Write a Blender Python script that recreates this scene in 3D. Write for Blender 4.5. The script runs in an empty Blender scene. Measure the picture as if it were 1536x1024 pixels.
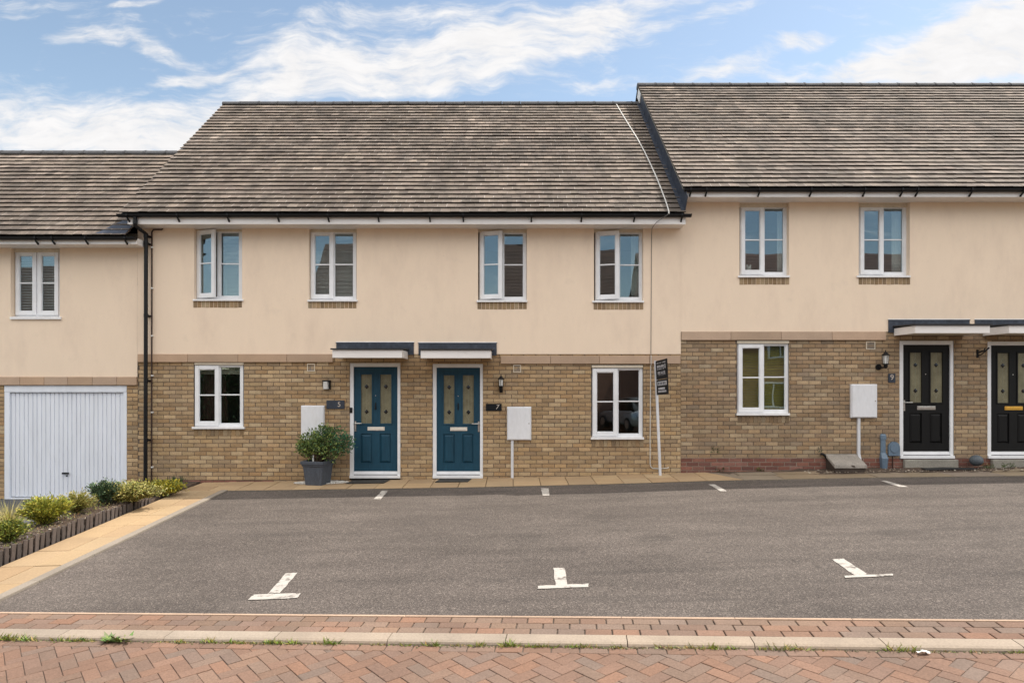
import bpy, math, random
from math import sin, cos, tan, radians, pi, sqrt, atan2, floor
from mathutils import Vector, Matrix, noise

random.seed(7)
scene = bpy.context.scene
COL = scene.collection
CAMD = 12.27          # camera to facade distance
CAMZ = 1.75
PITCH = radians(41.0)

# ----------------------------------------------------------------------------- helpers
def U(u, d=CAMD): return (u - 768.0) * d / 1000.0       # measured photo column -> metres at depth d
def V(v, d=CAMD): return CAMZ - (v - 575.0) * d / 1000.0

def tag(o, label=None, cat=None, group=None, kind=None):
    if label: o["label"] = label
    if cat: o["category"] = cat
    if group: o["group"] = group
    if kind: o["kind"] = kind
    return o

def thing(name, loc, label, cat, group=None):
    o = bpy.data.objects.new(name, None)
    o.empty_display_size = 0.2
    o.location = loc
    COL.objects.link(o)
    return tag(o, label, cat, group)

def wloc(o):
    v = Vector((0, 0, 0))
    while o is not None:
        v += Vector(o.location)
        o = o.parent
    return v

class MB:
    def __init__(self):
        self.v = []; self.f = []; self.c = []; self.smooth = []
    def face(self, pts, col=(1, 1, 1), smooth=False):
        i = len(self.v)
        self.v.extend([tuple(p) for p in pts])
        self.f.append(list(range(i, i + len(pts)))); self.c.append(col); self.smooth.append(smooth)
    def idx(self, verts, faces, col=(1, 1, 1), smooth=False):
        i = len(self.v)
        self.v.extend([tuple(p) for p in verts])
        for f in faces:
            self.f.append([i + k for k in f]); self.c.append(col); self.smooth.append(smooth)
    def hexa(self, b, t, col=(1, 1, 1), skip=()):
        # b, t : 4 bottom and 4 top points (ccw seen from the top)
        vs = list(b) + list(t)
        fs = {'bot': (3, 2, 1, 0), 'top': (4, 5, 6, 7), 's0': (0, 1, 5, 4), 's1': (1, 2, 6, 5), 's2': (2, 3, 7, 6), 's3': (3, 0, 4, 7)}
        self.idx(vs, [f for k, f in fs.items() if k not in skip], col)
    def box(self, x0, x1, y0, y1, z0, z1, col=(1, 1, 1), skip=()):
        self.hexa([(x0, y0, z0), (x1, y0, z0), (x1, y1, z0), (x0, y1, z0)],
                  [(x0, y0, z1), (x1, y0, z1), (x1, y1, z1), (x0, y1, z1)], col, skip)
    def obox(self, M, sx, sy, sz, col=(1, 1, 1)):
        # box centred on the matrix origin
        c = []
        for z in (-sz / 2, sz / 2):
            for x, y in ((-sx / 2, -sy / 2), (sx / 2, -sy / 2), (sx / 2, sy / 2), (-sx / 2, sy / 2)):
                c.append(M @ Vector((x, y, z)))
        self.hexa(c[:4], c[4:], col)
    def prism(self, pts, axis, a, b, col=(1, 1, 1), caps=True, smooth=False):
        # pts: 2D outline; axis 'x' -> (y,z), 'y' -> (x,z), 'z' -> (x,y)
        def P(p, t):
            return {'x': (t, p[0], p[1]), 'y': (p[0], t, p[1]), 'z': (p[0], p[1], t)}[axis]
        n = len(pts)
        A = [P(p, a) for p in pts]; B = [P(p, b) for p in pts]
        fs = [(i, (i + 1) % n, n + (i + 1) % n, n + i) for i in range(n)]
        self.idx(A + B, fs, col, smooth)
        if caps:
            self.face(A[::-1], col); self.face(B, col)
    def tube(self, path, r, n=8, col=(1, 1, 1), caps=True):
        path = [Vector(p) for p in path]
        rs = r if isinstance(r, (list, tuple)) else [r] * len(path)
        rings = []
        up = None
        for i, p in enumerate(path):
            if i == 0: t = path[1] - path[0]
            elif i == len(path) - 1: t = path[-1] - path[-2]
            else: t = (path[i + 1] - path[i]).normalized() + (path[i] - path[i - 1]).normalized()
            if t.length < 1e-9: t = Vector((0, 0, 1))
            t.normalize()
            if up is None:
                up = Vector((0, 0, 1)) if abs(t.z) < 0.9 else Vector((0, 1, 0))
            s = t.cross(up)
            if s.length < 1e-6: s = t.cross(Vector((1, 0.3, 0)))
            s.normalize(); up = s.cross(t).normalized()
            rings.append([p + (s * cos(2 * pi * k / n) + up * sin(2 * pi * k / n)) * rs[i] for k in range(n)])
        vs = [q for ring in rings for q in ring]
        fs = []
        for i in range(len(rings) - 1):
            for k in range(n):
                fs.append((i * n + k, i * n + (k + 1) % n, (i + 1) * n + (k + 1) % n, (i + 1) * n + k))
        self.idx(vs, fs, col, True)
        if caps:
            self.face(rings[0][::-1], col); self.face(rings[-1], col)
    def lathe(self, prof, centre, n=16, col=(1, 1, 1)):
        cx, cy, cz = centre
        vs = []
        for r, z in prof:
            for k in range(n):
                vs.append((cx + r * cos(2 * pi * k / n), cy + r * sin(2 * pi * k / n), cz + z))
        fs = []
        for i in range(len(prof) - 1):
            for k in range(n):
                fs.append((i * n + k, i * n + (k + 1) % n, (i + 1) * n + (k + 1) % n, (i + 1) * n + k))
        self.idx(vs, fs, col, True)
    def rings(self, rings, col=(1, 1, 1), smooth=False, caps=True):
        n = len(rings[0])
        vs = [q for r in rings for q in r]
        fs = []
        for i in range(len(rings) - 1):
            for k in range(n):
                fs.append((i * n + k, i * n + (k + 1) % n, (i + 1) * n + (k + 1) % n, (i + 1) * n + k))
        self.idx(vs, fs, col, smooth)
        if caps:
            self.face(rings[0][::-1], col); self.face(rings[-1], col)
    def build(self, name, mat, parent=None, bevel=0.0, origin=None):
        L = wloc(parent) if parent is not None else Vector(origin or (0, 0, 0))
        me = bpy.data.meshes.new(name)
        me.from_pydata([(p[0] - L.x, p[1] - L.y, p[2] - L.z) for p in self.v], [], self.f)
        ca = me.color_attributes.new("Col", 'FLOAT_COLOR', 'CORNER')
        buf = []
        for poly, c in zip(me.polygons, self.c):
            for _ in range(poly.loop_total):
                buf.extend((c[0], c[1], c[2], 1.0))
        ca.data.foreach_set("color", buf)
        me.polygons.foreach_set("use_smooth", self.smooth)
        me.materials.append(mat)
        me.update()
        o = bpy.data.objects.new(name, me)
        COL.objects.link(o)
        if parent is not None: o.parent = parent
        else: o.location = L
        if bevel:
            m = o.modifiers.new("Bevel", 'BEVEL'); m.width = bevel; m.segments = 2; m.limit_method = 'ANGLE'; m.angle_limit = radians(40)
        return o

def vary(c, a, hue=0.0):
    k = 1 + random.uniform(-a, a)
    h = random.uniform(-hue, hue)
    return (max(0, c[0] * k * (1 + h)), max(0, c[1] * k), max(0, c[2] * k * (1 - h)))

# ----------------------------------------------------------------------------- materials
def new_mat(name):
    m = bpy.data.materials.new(name); m.use_nodes = True
    nt = m.node_tree
    return m, nt, nt.nodes, nt.links, nt.nodes["Principled BSDF"]

def surf(name, col=None, rough=0.6, n1=(30, 0.15), n2=(3, 0.1), bump=(0, 0, 0), metal=0.0, spec=0.5, stretch=None, tint=None, coat=0.0):
    """Generic procedural surface: base colour (or the mesh's colour attribute) times two noises; optional bump = (scale, strength, distance)."""
    m, nt, N, L, B = new_mat(name)
    B.inputs["Roughness"].default_value = rough
    B.inputs["Metallic"].default_value = metal
    B.inputs["Specular IOR Level"].default_value = spec
    if coat: B.inputs["Coat Weight"].default_value = coat
    geo = N.new("ShaderNodeNewGeometry")
    src = geo.outputs["Position"]
    if stretch:
        mp = N.new("ShaderNodeMapping"); mp.inputs["Scale"].default_value = stretch
        L.new(src, mp.inputs["Vector"]); src = mp.outputs["Vector"]
    if col is None:
        at = N.new("ShaderNodeAttribute"); at.attribute_name = "Col"; cur = at.outputs["Color"]
    else:
        rgb = N.new("ShaderNodeRGB"); rgb.outputs[0].default_value = (*col, 1); cur = rgb.outputs[0]
    for (sc, amt) in (n1, n2):
        if amt <= 0: continue
        nz = N.new("ShaderNodeTexNoise"); nz.inputs["Scale"].default_value = sc; nz.inputs["Detail"].default_value = 5
        L.new(src, nz.inputs["Vector"])
        mr = N.new("ShaderNodeMapRange"); mr.inputs["From Min"].default_value = 0.25; mr.inputs["From Max"].default_value = 0.75
        mr.inputs["To Min"].default_value = 1 - amt; mr.inputs["To Max"].default_value = 1 + amt
        L.new(nz.outputs["Fac"], mr.inputs["Value"])
        vm = N.new("ShaderNodeVectorMath"); vm.operation = 'SCALE'
        L.new(cur, vm.inputs[0]); L.new(mr.outputs["Result"], vm.inputs["Scale"]); cur = vm.outputs["Vector"]
    for tint in ([] if not tint else tint if isinstance(tint, list) else [tint]):   # (scale, threshold lo, hi, colour, amount) -- stains / lichen with a shape of their own
        sc, lo, hi, tc, amt = tint[:5]
        nz = N.new("ShaderNodeTexNoise"); nz.inputs["Scale"].default_value = sc; nz.inputs["Detail"].default_value = 8; nz.inputs["Roughness"].default_value = 0.65
        if len(tint) > 5:
            m2 = N.new("ShaderNodeMapping"); m2.inputs["Scale"].default_value = tint[5]; L.new(geo.outputs["Position"], m2.inputs["Vector"]); L.new(m2.outputs["Vector"], nz.inputs["Vector"])
        else: L.new(src, nz.inputs["Vector"])
        mr = N.new("ShaderNodeMapRange"); mr.inputs["From Min"].default_value = lo; mr.inputs["From Max"].default_value = hi
        mr.inputs["To Max"].default_value = amt
        L.new(nz.outputs["Fac"], mr.inputs["Value"])
        mx = N.new("ShaderNodeMix"); mx.data_type = 'RGBA'
        L.new(mr.outputs["Result"], mx.inputs["Factor"]); L.new(cur, mx.inputs["A"]); mx.inputs["B"].default_value = (*tc, 1)
        cur = mx.outputs["Result"]
    L.new(cur, B.inputs["Base Color"])
    if bump[1] > 0:
        nb = N.new("ShaderNodeTexNoise"); nb.inputs["Scale"].default_value = bump[0]; nb.inputs["Detail"].default_value = 6
        L.new(src, nb.inputs["Vector"])
        bp = N.new("ShaderNodeBump"); bp.inputs["Strength"].default_value = bump[1]; bp.inputs["Distance"].default_value = bump[2]
        L.new(nb.outputs["Fac"], bp.inputs["Height"]); L.new(bp.outputs["Normal"], B.inputs["Normal"])
    return m

M = {}
M['brick'] = surf('buff_brick', None, 0.9, (55, 0.24), (9, 0.14), (90, 0.5, 0.004), tint=[(0.9, 0.55, 0.75, (0.16, 0.125, 0.095), 0.35), (2.6, .62, .76, (.52, .47, .40), .30)])
M['mortar'] = surf('mortar', (0.135, 0.105, 0.079), 0.95, (80, 0.25), (4, 0.15), (120, 0.5, 0.003))
M['palemortar'] = surf('pale_mortar', (0.30, 0.25, 0.20), 0.95, (80, 0.25), (4, 0.15), (120, 0.5, 0.003))
M['render'] = surf('cream_render', (0.82, 0.668, 0.520), 0.95, (140, 0.09), (0.8, 0.05), (220, 0.5, 0.0025), tint=[(0.8, 0.46, 0.76, (0.55, 0.43, 0.34), 0.50), (2.4, 0.60, 0.80, (0.52, 0.42, 0.34), 0.30, (1, 1, 1)), (26, 0.66, 0.72, (0.42, 0.35, 0.30), 0.35, (1, 1, 1))], stretch=(1.9, 1, .8))
M['stone'] = surf('cast_stone', None, 0.9, (60, 0.10), (3, 0.10), (150, 0.3, 0.002))
M['tile'] = surf('roof_tile', None, 0.85, (45, 0.22), (1.1, 0.22), (60, 0.4, 0.003), tint=[(1.3, 0.49, 0.66, (0.05, 0.042, 0.034), 0.58), (4.2, 0.52, 0.62, (0.045, 0.038, 0.031), 0.48, (1, .8, .8)), (8, 0.61, 0.68, (0.15, 0.14, 0.08), 0.30, (1, .8, .8))], stretch=(1.5, .55, .55))
M['ridge'] = surf('ridge_tile', (0.085, 0.085, 0.09), 0.8, (40, 0.3), (3, 0.2), (60, 0.3, 0.003), tint=(14, 0.62, 0.7, (0.30, 0.26, 0.16), 0.7))
M['white'] = surf('white_upvc', (0.77, 0.78, 0.80), 0.38, (6, 0.05), (1.5, 0.04), tint=(5, .58, .8, (.5, .47, .42), .25))
M['sill'] = surf('white_sill', (0.78, 0.78, 0.79), 0.4, (20, 0.08), (4, 0.06))
M['trimcream'] = surf('cream_trim', (0.62, 0.55, 0.44), 0.8, (30, 0.1), (4, 0.1))
M['fascia'] = surf('white_fascia', (0.78, 0.75, 0.73), 0.4, (9, 0.05), (1.2, 0.06), tint=(7, 0.60, 0.8, (0.45, 0.40, 0.34), 0.5), stretch=(0.5, 1, 3))
M['garage'] = surf('garage_white', (0.75, 0.785, 0.85), 0.42, (3, 0.05), (0.8, 0.04), tint=(2.2, .55, .8, (.5, .5, .5), .22), stretch=(3, 1, .5))
M['black'] = surf('black_plastic', (0.007, 0.007, 0.008), 0.45, (25, 0.25), (3, 0.2), spec=.3)
M['iron'] = surf('black_metal', (0.007, 0.007, 0.008), 0.5, (60, 0.3), (5, 0.2), spec=.25)
M['lead'] = surf('lead_sheet', (0.042, 0.050, 0.068), 0.6, (18, 0.35), (3, 0.25), (25, 0.3, 0.004), tint=(9, 0.58, 0.75, (0.12, 0.135, 0.16), 0.6), spec=.3)
M['felt'] = surf('roof_felt', (0.02, 0.02, 0.022), 0.7, (40, 0.3), (4, 0.2))
M['browncable'] = surf('brown_plastic', (0.045, 0.022, 0.016), 0.4, (30, 0.2), (5, 0.1))
M['whiteplastic'] = surf('white_plastic', (0.72, 0.72, 0.70), 0.45, (20, 0.08), (4, 0.06))
M['teal'] = surf('teal_door_paint', (0.012, 0.056, 0.093), 0.48, (14, 0.14), (2, 0.14), (70, 0.12, 0.002), stretch=(3, 1, 0.6), spec=.28)
M['blackdoor'] = surf('black_door_paint', (0.005, 0.005, 0.0055), 0.5, (14, 0.2), (2, 0.1), (70, 0.1, 0.002), stretch=(3, 1, 0.6), spec=.25)
M['steel'] = surf('satin_steel', (0.62, 0.62, 0.60), 0.3, (40, 0.06), (5, 0.05), metal=0.9)
M['chalk'] = surf('ivory_letterplate', (0.72, 0.66, 0.58), 0.35, (30, 0.06), (5, 0.05))
M['gold'] = surf('brass', (0.85, 0.50, 0.10), 0.3, (30, 0.08), (5, 0.05), metal=0.75)
M['doorglass'] = surf('door_glass', (0.19, 0.18, 0.118), 0.16, (75, 0.18), (6, 0.25), (60, 0.35, 0.004), spec=0.7)
M['mirrorblack'] = surf('black_bevel_glass', (0.006, 0.006, 0.007), 0.15, (30, 0.1), (5, 0.1))
M['came'] = surf('lead_came', (0.24, 0.235, 0.17), 0.4, (30, 0.1), (5, 0.1))
M['slate'] = surf('slate_sign', (0.028, 0.036, 0.055), 0.6, (50, 0.3), (8, 0.15), (60, 0.3, 0.002))
M['numeral'] = surf('numeral_paint', (0.55, 0.48, 0.42), 0.5, (40, 0.1), (5, 0.05))
M['meter'] = surf('meter_white', (0.72, 0.73, 0.76), 0.5, (12, 0.06), (2, 0.05), tint=(4, .52, .78, (.48, .45, .40), .3), stretch=(1.6, 1, .6))
M['greygrp'] = surf('grey_grp', (0.27, 0.245, 0.215), 0.7, (60, 0.3), (6, 0.2), (80, 0.3, 0.002))
M['browngrp'] = surf('brown_grp', (0.055, 0.04, 0.03), 0.75, (60, 0.3), (6, 0.2))
M['bluegrey'] = surf('bluegrey_plastic', (0.12, 0.175, 0.24), 0.5, (30, 0.12), (5, 0.1))
M['concrete'] = surf('concrete', (0.26, 0.245, 0.21), 0.9, (60, 0.2), (4, 0.15), (120, 0.4, 0.003))
M['ball'] = surf('dark_ball', (0.075, 0.09, 0.105), 0.6, (50, 0.3), (8, 0.2), (60, 0.3, 0.003))
M['pot'] = surf('slate_planter', (0.062, 0.072, 0.092), 0.65, (40, 0.3), (6, 0.2), (60, 0.4, 0.003), stretch=(3, 3, 0.7))
M['soil'] = surf('soil', (0.075, 0.05, 0.034), 0.95, (45, 0.5), (6, 0.3), (40, 0.9, 0.03))
M['leaf'] = surf('leaf', None, 0.55, (40, 0.15), (4, 0.12), spec=0.3)
M['stem'] = surf('stem', (0.075, 0.05, 0.03), 0.9, (60, 0.25), (6, 0.2))
M['wood'] = surf('weathered_edging', None, 0.9, (35, 0.3), (4, 0.15), (45, 0.5, 0.004), stretch=(2, 2, 0.35))
M['gravel'] = surf('white_gravel', None, 0.85, (80, 0.12), (10, 0.1))
M['paver'] = surf('paver', None, 0.92, (70, 0.22), (1.3, 0.16), (110, 0.45, 0.003), tint=(60, 0.66, 0.72, (0.42, 0.36, 0.28), 0.55))
M['slab'] = surf('slab', None, 0.92, (55, 0.13), (1.6, 0.10), (110, 0.35, 0.002), tint=(2.2, 0.58, 0.78, (0.20, 0.14, 0.08), 0.35))
M['kerbstone'] = surf('kerb_concrete', None, 0.92, (70, 0.15), (2.5, 0.14), (120, 0.4, 0.003), tint=(5, 0.58, 0.8, (0.17, 0.14, 0.11), 0.5))
M['joint'] = surf('joint_sand', (0.105, 0.08, 0.062), 0.95, (60, 0.35), (5, 0.2), (80, 0.5, 0.004))
M['ground'] = surf('ground_earth', (0.11, 0.095, 0.06), 0.95, (5, 0.3), (0.3, 0.2), (10, 0.5, 0.03))
M['mat'] = surf('doormat_fibre', (0.035, 0.032, 0.028), 0.95, (120, 0.4), (9, 0.2), (160, 0.8, 0.005))
M['signblack'] = surf('sign_black', (0.008, 0.009, 0.011), 0.6, (20, 0.15), (4, 0.1), spec=.2)
M['signwhite'] = surf('sign_white', (0.50, 0.50, 0.53), 0.45, (70, 0.25), (15, 0.2))
M['post'] = surf('white_post', (0.62, 0.63, 0.66), 0.55, (25, 0.12), (3, 0.1), stretch=(1, 1, 0.3))
M['blind'] = surf('blind_slat', (0.78, 0.76, 0.74), 0.5, (12, 0.05), (2, 0.05))
M['yellowblind'] = surf('yellow_blind', (0.50, 0.40, 0.10), 0.8, (25, 0.10), (3, 0.10))
M['fabric'] = surf('curtain_fabric', (0.75, 0.74, 0.72), 0.9, (90, 0.08), (4, 0.06))
M['darkfabric'] = surf('wine_curtain', (0.10, 0.04, 0.028), 0.9, (90, 0.15), (4, 0.1))
M['inner'] = surf('plaster', (0.55, 0.50, 0.43), 0.95, (8, 0.05), (1, 0.05))
M['asphdark'] = surf('drive_asphalt', (0.075, 0.078, 0.085), 0.9, (150, 0.3), (1.5, 0.15), (200, 0.5, 0.003))
M['redbrick'] = surf('red_brick', (0.26, 0.13, 0.085), 0.9, (40, 0.25), (5, 0.2), (70, 0.4, 0.004))
M['browntile'] = surf('brown_tile', None, 0.85, (30, 0.2), (1.2, 0.2))
M['carpaint'] = surf('silver_car_paint', (0.42, 0.43, 0.45), 0.3, (8, 0.03), (2, 0.03), metal=0.6, coat=0.6)
M['rubber'] = surf('rubber', (0.015, 0.015, 0.015), 0.8, (40, 0.2), (5, 0.1))
M['glow'] = surf('lamp_glass', (0.62, 0.62, 0.60), 0.15, (40, 0.08), (5, 0.05), spec=0.6)
M['vent'] = surf('vent_plastic', (0.20, 0.185, 0.17), 0.7, (50, 0.15), (6, 0.1))
M['cablewhite'] = surf('white_cable', (0.60, 0.58, 0.54), 0.6, (30, 0.15), (5, 0.1))
M['cableblack'] = surf('grey_cable', (0.16, 0.15, 0.14), 0.6, (30, 0.15), (5, 0.1))

def mat_asphalt():
    m, nt, N, L, B = new_mat('asphalt')
    B.inputs["Roughness"].default_value = 0.9
    B.inputs["Specular IOR Level"].default_value = 0.3
    geo = N.new("ShaderNodeNewGeometry"); P = geo.outputs["Position"]
    vor = N.new("ShaderNodeTexVoronoi"); vor.inputs["Scale"].default_value = 95
    L.new(P, vor.inputs["Vector"])
    cr = N.new("ShaderNodeValToRGB")
    e = cr.color_ramp.elements
    e[0].position = 0.0; e[0].color = (0.0634, 0.0532, 0.0466, 1)
    e[1].position = 1.0; e[1].color = (0.2064, 0.1738, 0.1492, 1)
    for pos, c in ((0.35, (0.0854, 0.0717, 0.0627, 1)), (0.7, (0.1094, 0.0917, 0.0798, 1)), (0.9, (0.1344, 0.1130, 0.0978, 1))):
        k = e.new(pos); k.color = c
    sep = N.new("ShaderNodeSeparateColor"); L.new(vor.outputs["Color"], sep.inputs[0])
    L.new(sep.outputs[0], cr.inputs["Fac"])
    cur = cr.outputs["Color"]
    for sc, a, st in ((260, 0.25, None), (0.55, 0.15, None), (1.6, 0.14, (0.35, 1.9, 1)), (6, .06, None)):
        nz = N.new("ShaderNodeTexNoise"); nz.inputs["Scale"].default_value = sc; nz.inputs["Detail"].default_value = 5
        if st:
            mp = N.new("ShaderNodeMapping"); mp.inputs["Scale"].default_value = st
            L.new(P, mp.inputs["Vector"]); L.new(mp.outputs["Vector"], nz.inputs["Vector"])
        else: L.new(P, nz.inputs["Vector"])
        mr = N.new("ShaderNodeMapRange"); mr.inputs["From Min"].default_value = 0.3; mr.inputs["From Max"].default_value = 0.7
        mr.inputs["To Min"].default_value = 1 - a; mr.inputs["To Max"].default_value = 1 + a
        L.new(nz.outputs["Fac"], mr.inputs["Value"])
        vm = N.new("ShaderNodeVectorMath"); vm.operation = 'SCALE'
        L.new(cur, vm.inputs[0]); L.new(mr.outputs["Result"], vm.inputs["Scale"]); cur = vm.outputs["Vector"]
    # old oil drips and tyre scuffs
    for sc, lo, hi, amt, st in ((1.1, .60, .74, .34, (1, 1, 1)), (1.3, .56, .72, .26, (.22, 2.4, 1)), (7, .66, .72, .45, (1, 1, 1))):
        mp = N.new("ShaderNodeMapping"); mp.inputs["Scale"].default_value = st; mp.inputs["Location"].default_value = (sc * 3, 1, 0)
        L.new(P, mp.inputs["Vector"])
        nz = N.new("ShaderNodeTexNoise"); nz.inputs["Scale"].default_value = sc; nz.inputs["Detail"].default_value = 7
        L.new(mp.outputs["Vector"], nz.inputs["Vector"])
        mr = N.new("ShaderNodeMapRange"); mr.inputs["From Min"].default_value = lo; mr.inputs["From Max"].default_value = hi; mr.inputs["To Max"].default_value = amt
        L.new(nz.outputs["Fac"], mr.inputs["Value"])
        mx = N.new("ShaderNodeMix"); mx.data_type = 'RGBA'
        L.new(mr.outputs["Result"], mx.inputs["Factor"]); L.new(cur, mx.inputs["A"]); mx.inputs["B"].default_value = (.038, .034, .031, 1)
        cur = mx.outputs["Result"]
    L.new(cur, B.inputs["Base Color"])
    bp = N.new("ShaderNodeBump"); bp.inputs["Strength"].default_value = 0.7; bp.inputs["Distance"].default_value = 0.006
    L.new(vor.outputs["Distance"], bp.inputs["Height"]); L.new(bp.outputs["Normal"], B.inputs["Normal"])
    return m
M['asphalt'] = mat_asphalt()

def mat_paint():   # worn thermoplastic marking
    m, nt, N, L, B = new_mat('road_paint')
    B.inputs["Roughness"].default_value = 0.8
    geo = N.new("ShaderNodeNewGeometry"); P = geo.outputs["Position"]
    mixc = None
    n1 = N.new("ShaderNodeTexNoise"); n1.inputs["Scale"].default_value = 9; n1.inputs["Detail"].default_value = 9; n1.inputs["Roughness"].default_value = 0.7
    L.new(P, n1.inputs["Vector"])
    mr = N.new("ShaderNodeMapRange"); mr.inputs["From Min"].default_value = 0.53; mr.inputs["From Max"].default_value = 0.63
    L.new(n1.outputs["Fac"], mr.inputs["Value"])
    n2 = N.new("ShaderNodeTexNoise"); n2.inputs["Scale"].default_value = 60; n2.inputs["Detail"].default_value = 4
    L.new(P, n2.inputs["Vector"])
    mr2 = N.new("ShaderNodeMapRange"); mr2.inputs["From Min"].default_value = 0.3; mr2.inputs["From Max"].default_value = 0.7; mr2.inputs["To Min"].default_value = 0.85; mr2.inputs["To Max"].default_value = 1.1
    L.new(n2.outputs["Fac"], mr2.inputs["Value"])
    vm = N.new("ShaderNodeVectorMath"); vm.operation = 'SCALE'; vm.inputs[0].default_value = (0.43, 0.40, 0.36)
    L.new(mr2.outputs["Result"], vm.inputs["Scale"])
    mx = N.new("ShaderNodeMix"); mx.data_type = 'RGBA'
    L.new(mr.outputs["Result"], mx.inputs["Factor"]); L.new(vm.outputs["Vector"], mx.inputs["A"]); mx.inputs["B"].default_value = (0.13, 0.11, 0.095, 1)
    L.new(mx.outputs["Result"], B.inputs["Base Color"])
    return m
M['paint'] = mat_paint()

def mat_glass():
    m, nt, N, L, B = new_mat('window_glass')
    N.remove(B)
    out = N["Material Output"]
    fr = N.new("ShaderNodeFresnel")
    gb = N.new("ShaderNodeNewGeometry"); iv = N.new("ShaderNodeMapRange"); iv.inputs["To Min"].default_value = 2.25; iv.inputs["To Max"].default_value = 1 / 2.25
    L.new(gb.outputs["Backfacing"], iv.inputs["Value"]); L.new(iv.outputs["Result"], fr.inputs["IOR"])
    gl = N.new("ShaderNodeBsdfGlossy"); gl.inputs["Roughness"].default_value = 0.0; gl.inputs["Color"].default_value = (0.80, 0.92, 1, 1)
    tr = N.new("ShaderNodeBsdfTransparent"); tr.inputs["Color"].default_value = (0.80, 0.84, 0.83, 1)
    # faint pane distortion
    geo = N.new("ShaderNodeNewGeometry")
    nz = N.new("ShaderNodeTexNoise"); nz.inputs["Scale"].default_value = 1.6; nz.inputs["Detail"].default_value = 1
    L.new(geo.outputs["Position"], nz.inputs["Vector"])
    bp = N.new("ShaderNodeBump"); bp.inputs["Strength"].default_value = 0.12; bp.inputs["Distance"].default_value = 0.01
    L.new(nz.outputs["Fac"], bp.inputs["Height"]); L.new(bp.outputs["Normal"], gl.inputs["Normal"])
    mx = N.new("ShaderNodeMixShader")
    L.new(fr.outputs[0], mx.inputs[0]); L.new(tr.outputs[0], mx.inputs[1]); L.new(gl.outputs[0], mx.inputs[2])
    L.new(mx.outputs[0], out.inputs["Surface"])
    return m
M['glass'] = mat_glass()

# ----------------------------------------------------------------------------- ground shape
ZB = [(-14, -.20), (-4.89, -.089), (-.78, -.0315), (1.5, .02), (3.62, .088), (6.08, .14), (8.77, .172), (14, .25)]
def zb(x):
    if x <= ZB[0][0]: return ZB[0][1]
    for (a, p), (b, q) in zip(ZB, ZB[1:]):
        if x <= b: return p + (q - p) * (x - a) / (b - a)
    return ZB[-1][1]
def zf(x): return -.172 + .0309 * max(-14, min(14, x))
def G(x, y):
    """height of the paved ground in front of the houses"""
    if y >= -.85: return zb(x) + (y + .85) * .024
    if y >= -6.0:
        t = (-.85 - y) / 5.15
        return zb(x) * (1 - t) + zf(x) * t
    return zf(x) + .026 * (max(y, -16) + 6.0)
def on_ground(u, v):
    d = 8.0
    for _ in range(60):
        x = (u - 768) * d / 1000
        h = CAMZ - G(x, d - CAMD)
        d = d * 0.5 + 0.5 * (h * 1000 / (v - 575))
    return ((u - 768) * d / 1000, d - CAMD)
# kerb frame: s along the kerb (to the right), t towards the camera; runs at an angle to the houses
KA = math.atan(-.103)
KO = Vector((0, -6.725))
KS = Vector((cos(KA), sin(KA))); KT = Vector((sin(KA), -cos(KA)))
def K(s, t):
    p = KO + KS * s + KT * t
    return p.x, p.y
def kerb_d(u):   # depth along the kerb front line for a photo column
    tk = .03 + .33 + .15
    # solve KO+KS*s+KT*tk on ray
    best = None
    for i in range(400):
        s = -8 + i * .04
        x, y = K(s, tk); d = y + CAMD
        e = abs(768 + 1000 * x / d - u)
        if best is None or e < best[0]: best = (e, s)
    return best[1]

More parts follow.
